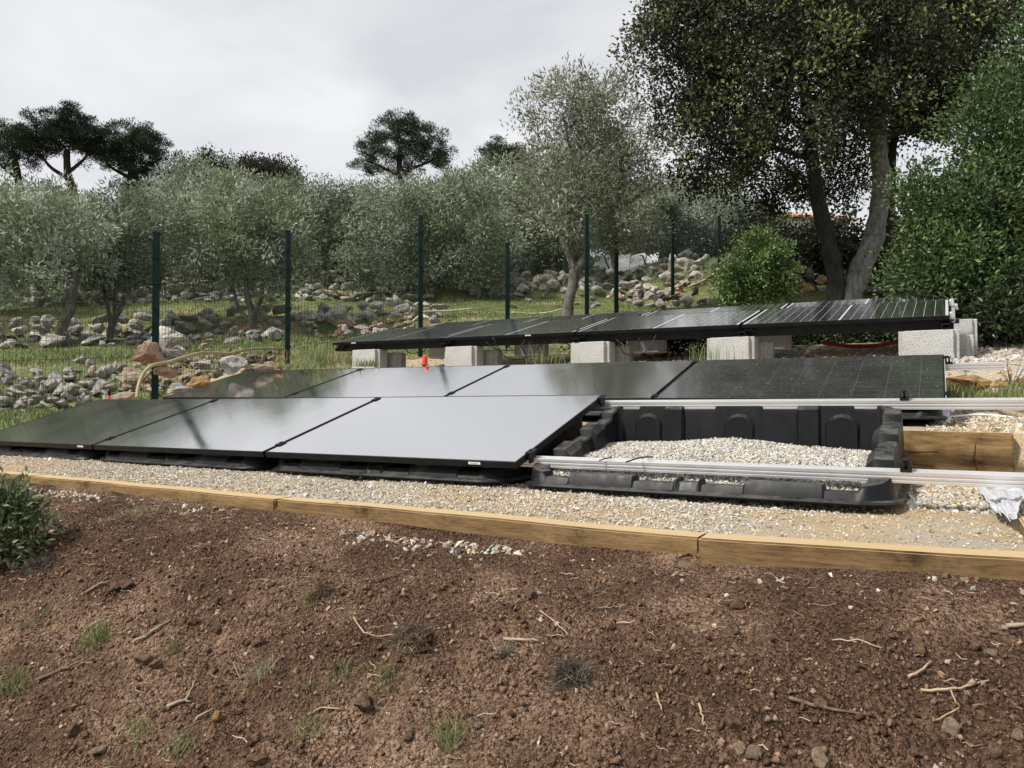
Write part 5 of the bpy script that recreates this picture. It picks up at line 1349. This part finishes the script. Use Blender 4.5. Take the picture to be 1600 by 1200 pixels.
# big holm oak at right
OK_ = [(.026, .031, .018), (.040, .046, .026), (.020, .023, .015), (.060, .066, .036)]
custom_tree('holm_oak', 'big dark holm oak with two diverging trunks behind the upper panels', 'tree', None, 1318, 470, 11.5,
    [[(1306, 486, .15), (1306, 440, .125), (1296, 385, .12), (1280, 320, .11), (1270, 260, .105), (1264, 200, .09), (1255, 120, .07), (1240, 40, .05)],
     [(1320, 492, .20), (1334, 450, .165), (1350, 410, .16), (1366, 370, .155), (1374, 320, .14), (1376, 270, .13), (1372, 220, .125), (1374, 150, .10), (1380, 60, .08), (1385, -60, .05)],
     [(1386, 450, .10, .6), (1388, 380, .095, .6), (1390, 310, .09, .5), (1392, 250, .08, .4), (1402, 180, .06, .3), (1420, 100, .05)],
     [(1372, 215, .07), (1405, 205, .055), (1440, 200, .04), (1480, 190, .025)], [(1264, 205, .07), (1220, 170, .05), (1160, 130, .04), (1090, 110, .025), (1030, 70, .015)], [(1374, 150, .06), (1320, 90, .05), (1280, 20, .03)],
     [(1268, 250, .05), (1225, 235, .04), (1170, 225, .025), (1110, 225, .014)]],
    [(1200, 110, 130, 110, 1.5, 1, -.3), (1080, 60, 95, 85, 1.3, .9), (1330, 90, 120, 110, 1.6, 1, -.4), (1450, 90, 110, 110, 1.5, 1, -.2), (1150, 220, 80, 55, 1.2, .9, -.2), (1090, 160, 70, 70, 1.1, .9),
     (1240, 230, 75, 45, 1.1, .8, -.5), (1340, 185, 90, 40, 1.1, .7, -.6), (1480, 170, 70, 50, 1.2, .8), (1250, -60, 230, 110, 2.2, 1), (1430, -60, 160, 110, 2.2, 1), (1300, -230, 230, 120, 2.2, .8), (1100, -20, 110, 90, 1.5, .8), (1560, 50, 70, 110, 1.4, .9),
     (1075, 245, 40, 30, .8, .5), (1200, 285, 55, 22, .8, .45, .3), (1530, 120, 60, 60, 1.2, .8), (1310, 250, 40, 26, .7, .35, .6), (1020, 60, 55, 60, 1.0, .6), (1150, 270, 90, 28, .8, 1.8, .4), (1240, 295, 60, 26, .7, 2, .8), (1320, 280, 45, 32, .7, 1.5, 1.0), (1090, 285, 32, 24, .6, 1.2, .4), (1200, 320, 60, 20, .6, 1.2, 1.0), (1330, 225, 60, 30, .8, 1.2, .6), (1425, 190, 50, 28, .7, 1.2, .4)],
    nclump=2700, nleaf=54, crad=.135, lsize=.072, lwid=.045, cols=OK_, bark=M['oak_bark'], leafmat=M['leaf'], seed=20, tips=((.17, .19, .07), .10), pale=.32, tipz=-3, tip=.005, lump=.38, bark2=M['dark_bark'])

# ivy hedge, shrubs and bushes
def bush(name, label, u, v, d, blobs, n, nl, crad, ls, lw, cols, seed, mat='gleaf', stems=5, cat='shrub', tips=None, upb=.35, bark='olive_bark', tip=.003):
    b_ = base_at(u, v, d); rr = random.Random(seed); bl = relb(b_, blobs, d); paths = []
    for k in range(stems):
        t_ = bl[k % len(bl)]; paths.append([(rr.uniform(-.1, .1), rr.uniform(-.1, .1), -.1, tip * 7), (t_[0] * .4, t_[1] * .4, t_[2] * .45, tip * 5), (t_[0] * .8, t_[1] * .8, t_[2] * .85, tip * 3)])
    tm, lm = tree_meshes(name, paths, bl, n, nl, crad, ls, lw, cols, M[bark], M[mat], seed, tip=tip, upb=upb, tips=tips, tipz=-5, lump=.42, shell=1.9)
    root = thing(name, label, cat, b_); obj('stems', tm, root); obj('foliage', lm, root); return root
bush('ivy_hedge', 'dark ivy-covered hedge behind the oak trunks', 1270, 455, 14.4, [(1200, 395, 60, 55, .9, 1), (1270, 385, 75, 58, .9, 1), (1350, 402, 70, 52, .9, 1), (1425, 385, 70, 68, .9, 1), (1160, 370, 30, 40, .8, .7), (1270, 430, 100, 40, .8, .7), (1390, 430, 70, 30, .8, .6)],
     520, 50, .17, .10, .085, [(.020, .028, .017), (.030, .040, .024), (.014, .019, .012), (.045, .055, .032)], 41, cat='hedge')
bush('laurel_shrub', 'tall leafy green shrub filling the right edge of the picture', 1510, 525, 8.6, [(1480, 440, 80, 90, .8, 1), (1560, 420, 90, 110, .9, 1), (1500, 330, 80, 80, .8, 1), (1570, 260, 75, 100, .8, 1), (1440, 360, 50, 60, .6, .8), (1540, 180, 50, 70, .6, .8), (1440, 305, 48, 45, .6, 1.2), (1620, 350, 80, 170, .9, .8), (1585, 150, 40, 50, .5, .7), (1530, 490, 90, 40, .7, .8), (1640, 180, 60, 80, .6, .6), (1600, 80, 60, 70, .6, .8), (1450, 430, 60, 60, .7, .8)],
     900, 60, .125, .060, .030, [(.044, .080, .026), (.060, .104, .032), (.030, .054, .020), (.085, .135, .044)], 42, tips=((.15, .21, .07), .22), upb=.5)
bush('leafy_bush', 'light green round bush left of the oak trunks', 1180, 482, 10.6, [(1185, 415, 52, 48, .5, 1), (1150, 440, 36, 36, .45, 1), (1215, 440, 34, 36, .4, 1), (1180, 460, 60, 22, .4, .8), (1190, 385, 34, 24, .4, .9)],
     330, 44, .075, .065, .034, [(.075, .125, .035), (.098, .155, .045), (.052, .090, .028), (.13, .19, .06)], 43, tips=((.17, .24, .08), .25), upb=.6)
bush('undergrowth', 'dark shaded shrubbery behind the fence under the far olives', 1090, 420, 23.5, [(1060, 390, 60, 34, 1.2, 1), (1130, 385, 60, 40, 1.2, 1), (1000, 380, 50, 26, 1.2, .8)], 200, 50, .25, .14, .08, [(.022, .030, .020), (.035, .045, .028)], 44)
bush('dark_shrub', 'low dark shrub at the back edge of the upper gravel terrace', 1560, 512, 8.0, [(1545, 495, 60, 30, .5, 1), (1610, 480, 50, 45, .5, 1)], 160, 40, .10, .07, .035, [(.028, .045, .018), (.045, .070, .026)], 45, upb=.4)
bush('shade_growth', 'low dark shrubs behind the rear blocks, extended to stand in for shade', 1250, 545, 9.3, [(1040, 530, 60, 18, .3, 1), (1140, 528, 60, 20, .3, 1), (1240, 525, 60, 22, .3, 1), (1340, 520, 60, 24, .3, 1), (1420, 512, 50, 26, .3, 1), (940, 534, 50, 14, .3, .8)], 300, 40, .10, .06, .03, [(.020, .030, .014), (.035, .050, .022)], 47, upb=.4, cat='hedge')  # shrubs grow at the right; the rest is added as dark shade
p = hit(22, 872)
bush('leafy_plant', 'leafy green bush at the left edge of the soil bank in front of the sleepers', 10, 885, p.y, [(15, 800, 48, 40, .16, 1), (-20, 830, 60, 50, .18, 1), (48, 835, 36, 34, .12, .9), (10, 860, 50, 30, .14, .6), (20, 772, 30, 22, .10, .8)],
     190, 17, .036, .038, .014, [(.085, .120, .050), (.12, .16, .07), (.055, .078, .034), (.18, .22, .11)], 46, tips=((.26, .30, .17), .30), upb=.5, tip=.0012)

# ------------------------------------------------------------------ grass
def blades(P, hgt, wid, C, r_, lean=.45):
    n = len(P); a = r_.random(n) * 6.283; b_ = r_.random(n) * 6.283; ln = np.abs(r_.normal(0, lean, n))
    dx, dy = np.cos(a), np.sin(a); lx, ly = np.cos(b_) * ln * hgt, np.sin(b_) * ln * hgt
    z0 = np.zeros(n)
    base = np.stack([dx * wid / 2, dy * wid / 2, z0], -1); mid = np.stack([lx * .35, ly * .35, hgt * .55], -1); tp = np.stack([lx, ly, hgt * np.maximum(.25, 1 - ln * .45)], -1)
    V = np.stack([P - base, P + base, P + mid + base * .75, P + tp, P + mid - base * .75], 1)
    q = np.arange(n)[:, None] * 5
    F = np.concatenate([q + np.array([[0, 1, 2]]), q + np.array([[0, 2, 4]]), q + np.array([[4, 2, 3]])])
    return V.reshape(-1, 3), F, np.repeat(C, 5, 0)
GR = [(.140, .190, .062), (.180, .235, .085), (.105, .150, .050), (.27, .26, .13), (.22, .26, .11)]
r_ = np.random.default_rng(51)
n_ = 150000
d_ = 6.5 + 34 * r_.random(n_) ** 1.35; u_ = r_.uniform(-150, 1250, n_); x_ = (u_ - 800) / FPX * d_; y_ = d_
s_, t_ = W2S(x_, y_)
q = fbm(x_ * .8, y_ * .8, 2)
keep = ((t_ > 10.6) | ((s_ < -7.9) & (t_ > 4))) & (r_.random(n_) < np.clip(.62 + 1.6 * q, .05, 1))
x_, y_ = x_[keep], y_[keep]; n_ = len(x_)
hgt = r_.uniform(.03, .12, n_) * (1 + 1.2 * np.clip(fbm(x_ * .5 + 9, y_ * .5, 2), -.4, 1)); wid = .007 + .0009 * y_
V, F, C = blades(np.stack([x_, y_, ground(x_, y_) - .01], -1), hgt, wid, palette(n_, GR, None, .18, 51), r_)
o = obj('meadow_grass', np_mesh('meadow_grass', V, F, M['grass'], C)); o['kind'] = 'stuff'; tag(o, 'green grass growing on the olive terraces', 'grass')
# dry and green weeds on the site margins
r_ = np.random.default_rng(52)
def patch(n, pts, rad, h0, h1, wid, cols, seed, lean=.45, gf=None):
    rr = np.random.default_rng(seed); k = rr.integers(0, len(pts), n); c_ = np.array(pts)[k]
    P = c_[:, :2] + rr.normal(0, 1, (n, 2)) * rad
    z = (gf or (lambda x, y: gbed_z(x, y)))(P[:, 0], P[:, 1]) - .004
    return blades(np.stack([P[:, 0], P[:, 1], z], -1), rr.uniform(h0, h1, n), wid * rr.uniform(.7, 1.2, n), palette(n, cols, None, .18, seed), rr, lean)
def tuft(label, u, v, n, rad, h0, h1, wid, cols, seed, lean=.5, gf=None, d=None, group='grass tufts on the soil bank', name='grass_tuft'):
    p = hit(u, v) if d is None else at(u, v, d)
    V, F, C = patch(n, [(p.x, p.y)], rad, h0, h1, wid, cols, seed, lean, gf or (ground if d is None else (lambda x, y: np.full(len(x), p.z))))
    V = V - np.array([p.x, p.y, p.z]); me = np_mesh(name, V, F, M['grass'], C)
    o = tag(obj(name, me, None, p), label, 'grass', group); o['kind'] = 'stuff' if 'patch' in label or 'under the big ochre' in label or 'low grass' in label or 'straw weeds' in label else 'thing'
    if o['kind'] == 'thing': del o['kind']
    return o
GT_ = 'grass tufts on the terraces'
tuft('tall green grass tuft at the left end block of the upper panels', 500, 570, 180, .085, .10, .26, .007, GR, 61, .4, d=8.3, group=GT_)
tuft('low grass growing along the back of the left middle panel', 470, 573, 200, .22, .04, .12, .006, GR, 62, .5, d=8.1, group=GT_)
tuft('grass blades in front of the second block from the left', 572, 572, 150, .07, .04, .12, .006, GR, 63, .5, d=8.0, group=GT_)
tuft('tall thin grass stems between the third and fourth blocks', 850, 567, 60, .12, .10, .30, .005, GR, 64, .3, d=7.5, group=GT_)
tuft('thin grass stems in front of the second block from the right', 1120, 563, 50, .12, .06, .22, .004, GR, 65, .3, d=6.9, group=GT_)
tuft('thin grass stems left of the second block from the right', 1095, 562, 40, .07, .08, .22, .004, GR, 66, .4, d=7.2, group=GT_)
tuft('dense grass tuft under the big ochre rock near the dusty panel', 1488, 622, 300, .10, .05, .15, .006, GR, 67, .5, d=5.35, group=GT_)
tuft('wide low grass patch below the ochre rocks', 1530, 622, 420, .17, .03, .08, .006, GR + [(.22, .20, .11)], 68, .6, d=5.25, group=GT_)
tuft('round grass tuft at the right edge under the twiggy plant', 1585, 620, 320, .09, .06, .15, .006, GR, 69, .6, d=5.3, group=GT_)
tuft('dry straw weeds at the second fence post', 500, 563, 240, .28, .10, .30, .006, [(.30, .24, .14), (.36, .30, .19), (.20, .18, .09)], 70, .6, d=9.6, group=GT_)
# bare twiggy plant on the ochre rocks
p = at(1580, 600, 5.5); root = thing('twiggy_plant', 'bare twiggy plant standing by the ochre rocks at right', 'plant', p); rr = random.Random(5)
for k in range(11):
    a = rr.uniform(0, 6.28); t_ = rr.uniform(.1, .34); h_ = rr.uniform(.10, .30)
    MB().tube([(0, 0, -.03), (math.cos(a) * t_ * .35, math.sin(a) * t_ * .35, h_ * .5), (math.cos(a) * t_ * .6, math.sin(a) * t_ * .6, h_)], [.004, .003, .0015], 5).build('twig', M['stick'], root)
# grassy weeds on the bank
GB = [(.10, .14, .045), (.13, .17, .06), (.08, .11, .04), (.20, .22, .11)]
for k, (u, v, n_, rad, h0, h1, l, cl) in enumerate((
    (152, 1000, 90, .030, .025, .075, 'bright green grass tuft in the soil left of the stick', GB),
    (405, 1060, 40, .022, .03, .08, 'sparse drooping grass tuft in the soil, left of centre', [(.22, .23, .15), (.16, .18, .10), (.28, .27, .19)]),
    (485, 945, 26, .014, .02, .045, 'tiny green tuft on the lip of the small soil hollow', GB),
    (15, 1080, 50, .03, .04, .10, 'long-bladed grass tuft at the left edge of the soil', GB),
    (215, 1150, 40, .03, .02, .06, 'thin weeds low on the soil near the bottom left stick', GB),
    (270, 1018, 36, .016, .015, .04, 'small green sprout right of the long stick', GB),
    (480, 1140, 50, .03, .02, .05, 'low green weeds at the bottom edge left of centre', GB),
    (700, 1165, 34, .022, .04, .09, 'upright sparse grass tuft at the bottom centre', GB),
    (600, 1070, 26, .025, .03, .06, 'thin grass sprouts below the matted root mound', GB),
    (535, 1050, 30, .025, .02, .05, 'loose pale weeds left of the matted root mound', GB),
    (280, 1175, 36, .02, .02, .06, 'grass tuft at the bottom left edge', GB),
    (475, 1085, 20, .02, .02, .05, 'sprig of weeds above the bottom centre weeds', GB),
    (215, 800, 240, .09, .01, .035, 'pale low weeds on the soil beside the left sleeper', [(.24, .25, .15), (.17, .19, .09), (.30, .28, .18)]),
    (55, 970, 44, .03, .02, .05, 'dull green weeds on the soil below the left bush', [(.12, .14, .07), (.09, .11, .05)]))):
    tuft(l, u, v, int(n_ * 2.6), rad * .85, h0 * 1.0, h1 * 1.05, .0019, [(1.45 * c_[0], 1.3 * c_[1], 1.3 * c_[2]) for c_ in cl], 80 + k, 1.15)

# ------------------------------------------------------------------ stones, sticks and roots on the soil bank
def bstone(label, u, v, wpx, hpx, mat, group='stones lying on the soil bank'):
    p = hit(u, v + hpx * .35); k = p.y / FPX
    o = rock('stone', label, (p.x, p.y, p.z - hpx * k * .12), (wpx * k * 1.15, wpx * k * .9, hpx * k * 1.3), mat, (random.uniform(-.3, .3), random.uniform(-.3, .3), random.uniform(0, 6.28)), group, cat='stone', sub=3)
    return o
for q in ((1488, 1136, 26, 20, 'tan', 'white angular stone near the branching root at lower right'), (1143, 1132, 28, 28, 'soilstone', 'pointed brown stone standing in the soil below the dark twig'),
          (1155, 1172, 18, 18, 'tan', 'left of two beige stones side by side at the bottom'), (1177, 1176, 26, 20, 'tan', 'right of two beige stones side by side at the bottom'),
          (1284, 1190, 32, 26, 'tan', 'tan stone cut by the bottom edge right of centre'), (1592, 1150, 18, 18, 'tan', 'white stone at the right edge low on the bank'),
          (1560, 1182, 26, 30, 'soilstone', 'brown block of stone near the bottom right corner'), (1282, 1105, 26, 16, 'soilstone', 'pinkish stone at the right end of the dark twig'),
          (1184, 1138, 20, 16, 'redrock', 'reddish stone right of the pointed brown one'), (1437, 1013, 26, 16, 'soilstone', 'flat brownish stone in the middle of the right bank'),
          (1548, 1018, 20, 12, 'tan', 'small pale stone on the right bank near the edge'), (1524, 1012, 20, 14, 'soilstone', 'stained stone left of the small pale one on the right bank'),
          (1155, 942, 30, 18, 'soilstone', 'pinkish stone below the joint of the two right sleepers'), (826, 931, 22, 14, 'soilstone', 'stone on the soil below the dark sleeper, centre'),
          (950, 977, 20, 12, 'orange', 'ochre flat stone up and right of the dark root ball'), (228, 1027, 42, 20, 'soilstone', 'largest flat stone at the lower end of the long stick'),
          (242, 1040, 18, 12, 'soilstone', 'brown stone tucked under the largest flat stone'), (338, 1118, 16, 16, 'orange', 'squarish ochre stone at the tip of the bottom stick'),
          (400, 1188, 28, 22, 'soilstone', 'dark brown stone at the bottom edge left of centre'), (152, 1172, 22, 12, 'tan', 'small white chip near the bottom left corner'),
          (570, 1102, 36, 22, 'soilstone', 'broad pinkish stone pair in the lower soil left of centre'), (302, 978, 14, 12, 'soilstone', 'grey round pebble right of the long stick'),
          (340, 987, 18, 12, 'soilstone', 'dark lump of stone in the middle of the left bank'), (405, 1004, 18, 18, 'soilstone', 'reddish stone standing on the left bank'),
          (198, 915, 24, 14, 'soilstone', 'brown stone cluster end on the upper left bank'), (185, 918, 26, 12, 'soilstone', 'flat brown stone of the upper left cluster'),
          (745, 1135, 16, 12, 'tan', 'pale pink pebble near the bottom centre'), (1060, 1093, 14, 14, 'soilstone', 'grey-brown pebble below the thin white root'),
          (1012, 1065, 14, 12, 'soilstone', 'brown pebble right of the dark root ball'), (1536, 1122, 18, 12, 'soilstone', 'round stained pebble right of the white angular stone'),
          (1432, 1178, 26, 10, 'soilstone', 'flat light-brown chip near the bottom right'), (860, 1190, 22, 16, 'soilstone', 'brown stone at the bottom edge, centre'),
          (115, 1140, 22, 16, 'soilstone', 'dark-stained stone near the bottom left weeds'), (1070, 885, 26, 8, 'tan', 'flat white chip at the foot of the sleeper joint'),
          (1508, 905, 16, 8, 'tan', 'small pale chip under the pale right sleeper'), (1480, 902, 14, 9, 'tan', 'white pebble at the foot of the pale right sleeper'),
          (75, 887, 16, 8, 'soilstone', 'small stone beside the left bush'), (680, 932, 12, 10, 'tan', 'tiny grey stone on the upper soil, centre left'),
          (350, 1098, 14, 12, 'soilstone', 'brown pebble above the bottom stick'), (640, 1150, 20, 14, 'soilstone', 'rough brown stone low in the centre left soil')):
    bstone(q[5], q[0], q[1], q[2], q[3], q[4])

def stick(label, pts, r, mat='stick', name='stick', cat='stick', lift=.008, branches=(), group='sticks and roots on the soil bank'):
    P = [hit(u, v) + Vector((0, 0, lift + (pp[2] if len(pp) > 2 else 0))) for pp in pts for u, v in [pp[:2]]]
    root = thing(name, label, cat, P[0], group=group); o0 = P[0]
    def smooth(Q):
        res = []
        for a, b_ in zip(Q, Q[1:]):
            for f in (0, .33, .66): res.append(a.lerp(b_, f) + Vector((random.gauss(0, r * .5), random.gauss(0, r * .5), random.gauss(0, r * .4))))
        res.append(Q[-1]); return [q - o0 for q in res]
    S_ = smooth(P); n = len(S_)
    MB().tube(S_, [r * (1 - .45 * i / n) * random.uniform(.85, 1.15) for i in range(n)], 7).build('stem', M[mat], root)
    for b_ in branches:
        B_ = [hit(u, v) + Vector((0, 0, lift)) for u, v in b_]; S_ = smooth(B_); n = len(S_)
        MB().tube(S_, [r * .6 * (1 - .5 * i / n) for i in range(n)], 6).build('branch', M[mat], root)
    return root
M['root'] = noisy('pale_root', [(.3, (.24, .16, .10)), (.7, (.42, .32, .22))], 40, .85, .2, .002)
M['darktwig'] = noisy('dark_twig', [(.3, (.07, .045, .03)), (.7, (.20, .14, .10))], 30, .9, .3, .003)
stick('long pale stick lying on the left bank above the largest flat stone', [(208, 1012), (235, 995), (268, 974)], .0062)
stick('dark broken stick with grass along it at the lower left', [(58, 1070), (95, 1053), (132, 1038)], .006, 'darktwig')
stick('forked pale stick in the lower left centre', [(262, 1110), (290, 1098), (298, 1086), (308, 1068)], .005, branches=[[(290, 1098), (298, 1100)]])
stick('thin stick leading to the squarish ochre stone', [(300, 1136), (318, 1124), (332, 1112)], .004)
stick('straight thin stick in the bottom left foreground', [(262, 1180), (275, 1165), (290, 1152)], .003)
stick('dark bare twig lying on the right bank above the pointed stone', [(1232, 1100), (1262, 1112), (1300, 1118), (1364, 1126)], .0042, 'darktwig')
stick('branching pale root at the lower right', [(1440, 1088), (1478, 1088), (1510, 1082), (1545, 1070)], .0032, 'root', 'root', 'root', branches=[[(1485, 1084), (1490, 1105), (1500, 1116)], [(1500, 1116), (1470, 1128), (1458, 1136)]])
stick('thin white root sticking up at the bottom right centre', [(1092, 1108), (1096, 1125), (1100, 1140)], .0028, 'root', 'root', 'root')
stick('pale root fragment on the right bank', [(1418, 1068), (1436, 1058), (1456, 1044)], .0032, 'root', 'root', 'root')
stick('grey stick entering at the right edge', [(1564, 990), (1585, 986), (1612, 978)], .006)
stick('long fine twig on the upper soil in the centre', [(558, 914), (600, 908), (650, 895)], .0022, 'darktwig')
stick('curved pale root over the matted mound', [(552, 978), (568, 1000), (590, 1008), (615, 1008)], .0024, 'root', 'root', 'root', lift=.02)
stick('grey twig left of the dark root ball', [(786, 1006), (812, 1007), (842, 1010)], .0045, 'stick')
stick('thin root arching down to the dark root ball', [(845, 965), (868, 985), (888, 1005)], .002, 'root', 'root', 'root', lift=.015)
stick('pale yellow root on the lower soil, centre left', [(482, 1122), (502, 1117), (532, 1119)], .003, 'root', 'root', 'root')
stick('upright dark twig at the foot of the dark sleeper', [(733, 845), (738, 832), (745, 818)], .003, 'darktwig', lift=.01)
stick('bent dark twig at the foot of the middle sleeper joint', [(520, 800), (530, 790), (545, 778)], .003, 'darktwig')
stick('thin twig right of centre on the bank', [(1300, 1008), (1340, 1010), (1378, 1020)], .0022, 'root', 'root', 'root')
stick('short stick in the bottom right grit', [(1025, 1090), (1030, 1105), (1034, 1118)], .0026, 'root', 'root', 'root')
stick('old stick on the upper left bank', [(132, 930), (150, 920), (170, 912)], .005)

# fine straw, rootlets and stems over the soil: too many to count
s_, t_, x_, y_, r_ = bank_points(2100, 91)
Vv = []; Ff = []; Cc = []
for x, y, z in zip(x_, y_, ground(x_, y_)):
    L = r_.uniform(.012, .055) * (1.6 if r_.random() < .08 else 1); a = r_.random() * 6.28; w_ = r_.uniform(.0005, .0013); bend = r_.normal(0, .35); dz = r_.normal(0, .25)
    c_ = np.array([(.30, .22, .15), (.22, .14, .09), (.40, .33, .25), (.14, .09, .06)][r_.integers(0, 4)]) * r_.uniform(.8, 1.2)
    i0 = len(Vv)
    for k in range(4):
        f = k / 3 - .5; aa = a + bend * f * 2; px, py = x + math.cos(aa) * L * f, y + math.sin(aa) * L * f; pz = z + .005 + abs(dz) * L * (f + .5) * .6 + .003 * math.sin(k * 2)
        nx_, ny_ = -math.sin(aa) * w_, math.cos(aa) * w_
        Vv += [(px - nx_, py - ny_, pz), (px + nx_, py + ny_, pz), (px, py, pz + w_ * 1.4)]; Cc += [c_] * 3
    for k in range(3):
        for (q0, q1) in ((0, 1), (1, 2), (2, 0)): Ff.append((i0 + k * 3 + q0, i0 + k * 3 + q1, i0 + k * 3 + 3 + q1, i0 + k * 3 + 3 + q0))
o = obj('straw_litter', np_mesh('straw_litter', np.array(Vv), np.array(Ff), M['debris'], np.array(Cc))); o['kind'] = 'stuff'; tag(o, 'fine straw and rootlets littering the brown soil', 'litter')

def root_ball(label, u, v, rx, rz_, n, seed, cols, L0=.03, L1=.08, core='soil'):
    """clump of matted roots: an earth core with fine hairs all round"""
    p = hit(u, v); rr = np.random.default_rng(seed)
    root = thing('root_clump', label, 'root clump', p, group='matted root clumps on the soil bank')
    me = rock_mesh(seed, 4, .75, 'soilstone', 0); me.materials.clear(); me.materials.append(M[core])
    ee = .05; nrm = Vector((g(p.x - ee, p.y) - g(p.x + ee, p.y), g(p.x, p.y - ee) - g(p.x, p.y + ee), 2 * ee)).normalized()
    root.rotation_euler = nrm.to_track_quat('Z', 'Y').to_euler()
    c_ = obj('earth_core', me, root, (0, 0, -rz_ * (.25 if rz_ > .03 else .55))); c_.scale = (rx * 1.7, rx * 1.4, rz_ * 1.9)
    d = rr.normal(size=(n, 3)); d[:, 2] = np.abs(d[:, 2]) * .9; d /= np.linalg.norm(d, axis=1, keepdims=True)
    kn = np.array([mnoise.noise(Vector(q_) * 2.6 + Vector((seed, 0, 0))) for q_ in d]) > -.12; d = d[kn]; n = len(d)
    P = d * np.array([rx, rx * .85, rz_]) * .82 - np.array([0, 0, rz_ * .2])
    D = np.cross(d, rr.normal(size=(n, 3))) * .9 + d * .45 + rr.normal(size=(n, 3)) * .3; D /= np.linalg.norm(D, axis=1, keepdims=True); L = rr.uniform(L0, L1, n)[:, None]
    side = np.cross(D, rr.normal(size=(n, 3))); side /= np.linalg.norm(side, axis=1, keepdims=True); w_ = rr.uniform(.0003, .0007, n)[:, None]
    bend = rr.normal(size=(n, 3)) * .6 * L
    V = np.stack([P - side * w_, P + side * w_, P + D * L * .5 + bend * .4 + side * w_ * .8, P + D * L * .5 + bend * .4 - side * w_ * .8, P + D * L + bend - np.array([0, 0, .3]) * L], 1).reshape(-1, 3)
    q = np.arange(n)[:, None] * 5; F = np.concatenate([q + np.array([[0, 1, 2]]), q + np.array([[0, 2, 3]]), q + np.array([[3, 2, 4]])])
    obj('rootlets', np_mesh('rootlets', V, F, M['debris'], np.repeat(palette(n, cols, None, .2, seed), 5, 0)), root)
root_ball('dark hairy root ball lying on the soil right of centre', 895, 1062, .050, .050, 3000, 71, [(.03, .025, .02), (.06, .05, .04), (.09, .075, .06), (.24, .21, .17)], .012, .040)
root_ball('wide matted mound of roots and soil left of the dark root ball', 640, 1000, .066, .022, 1500, 72, [(.10, .07, .05), (.18, .13, .09), (.28, .22, .16), (.07, .05, .035)], .01, .035)
root_ball('small grey root tuft between the mound and the grey twig', 788, 1025, .022, .016, 220, 73, [(.22, .21, .18), (.30, .28, .24), (.12, .11, .09)], .015, .04)
root_ball('dry fibrous clump under the left bush', 60, 890, .07, .05, 1100, 74, [(.12, .10, .08), (.22, .20, .17), (.07, .06, .045)], .015, .05)
root_ball('loose dead rootlets on the upper soil right of the dark root ball', 925, 930, .03, .012, 160, 75, [(.15, .11, .08), (.25, .2, .15)], .02, .05)
root_ball('dug-up root clump on the brow of the soil hollow', 500, 925, .034, .014, 300, 76, [(.09, .06, .04), (.16, .11, .08)], .015, .04)
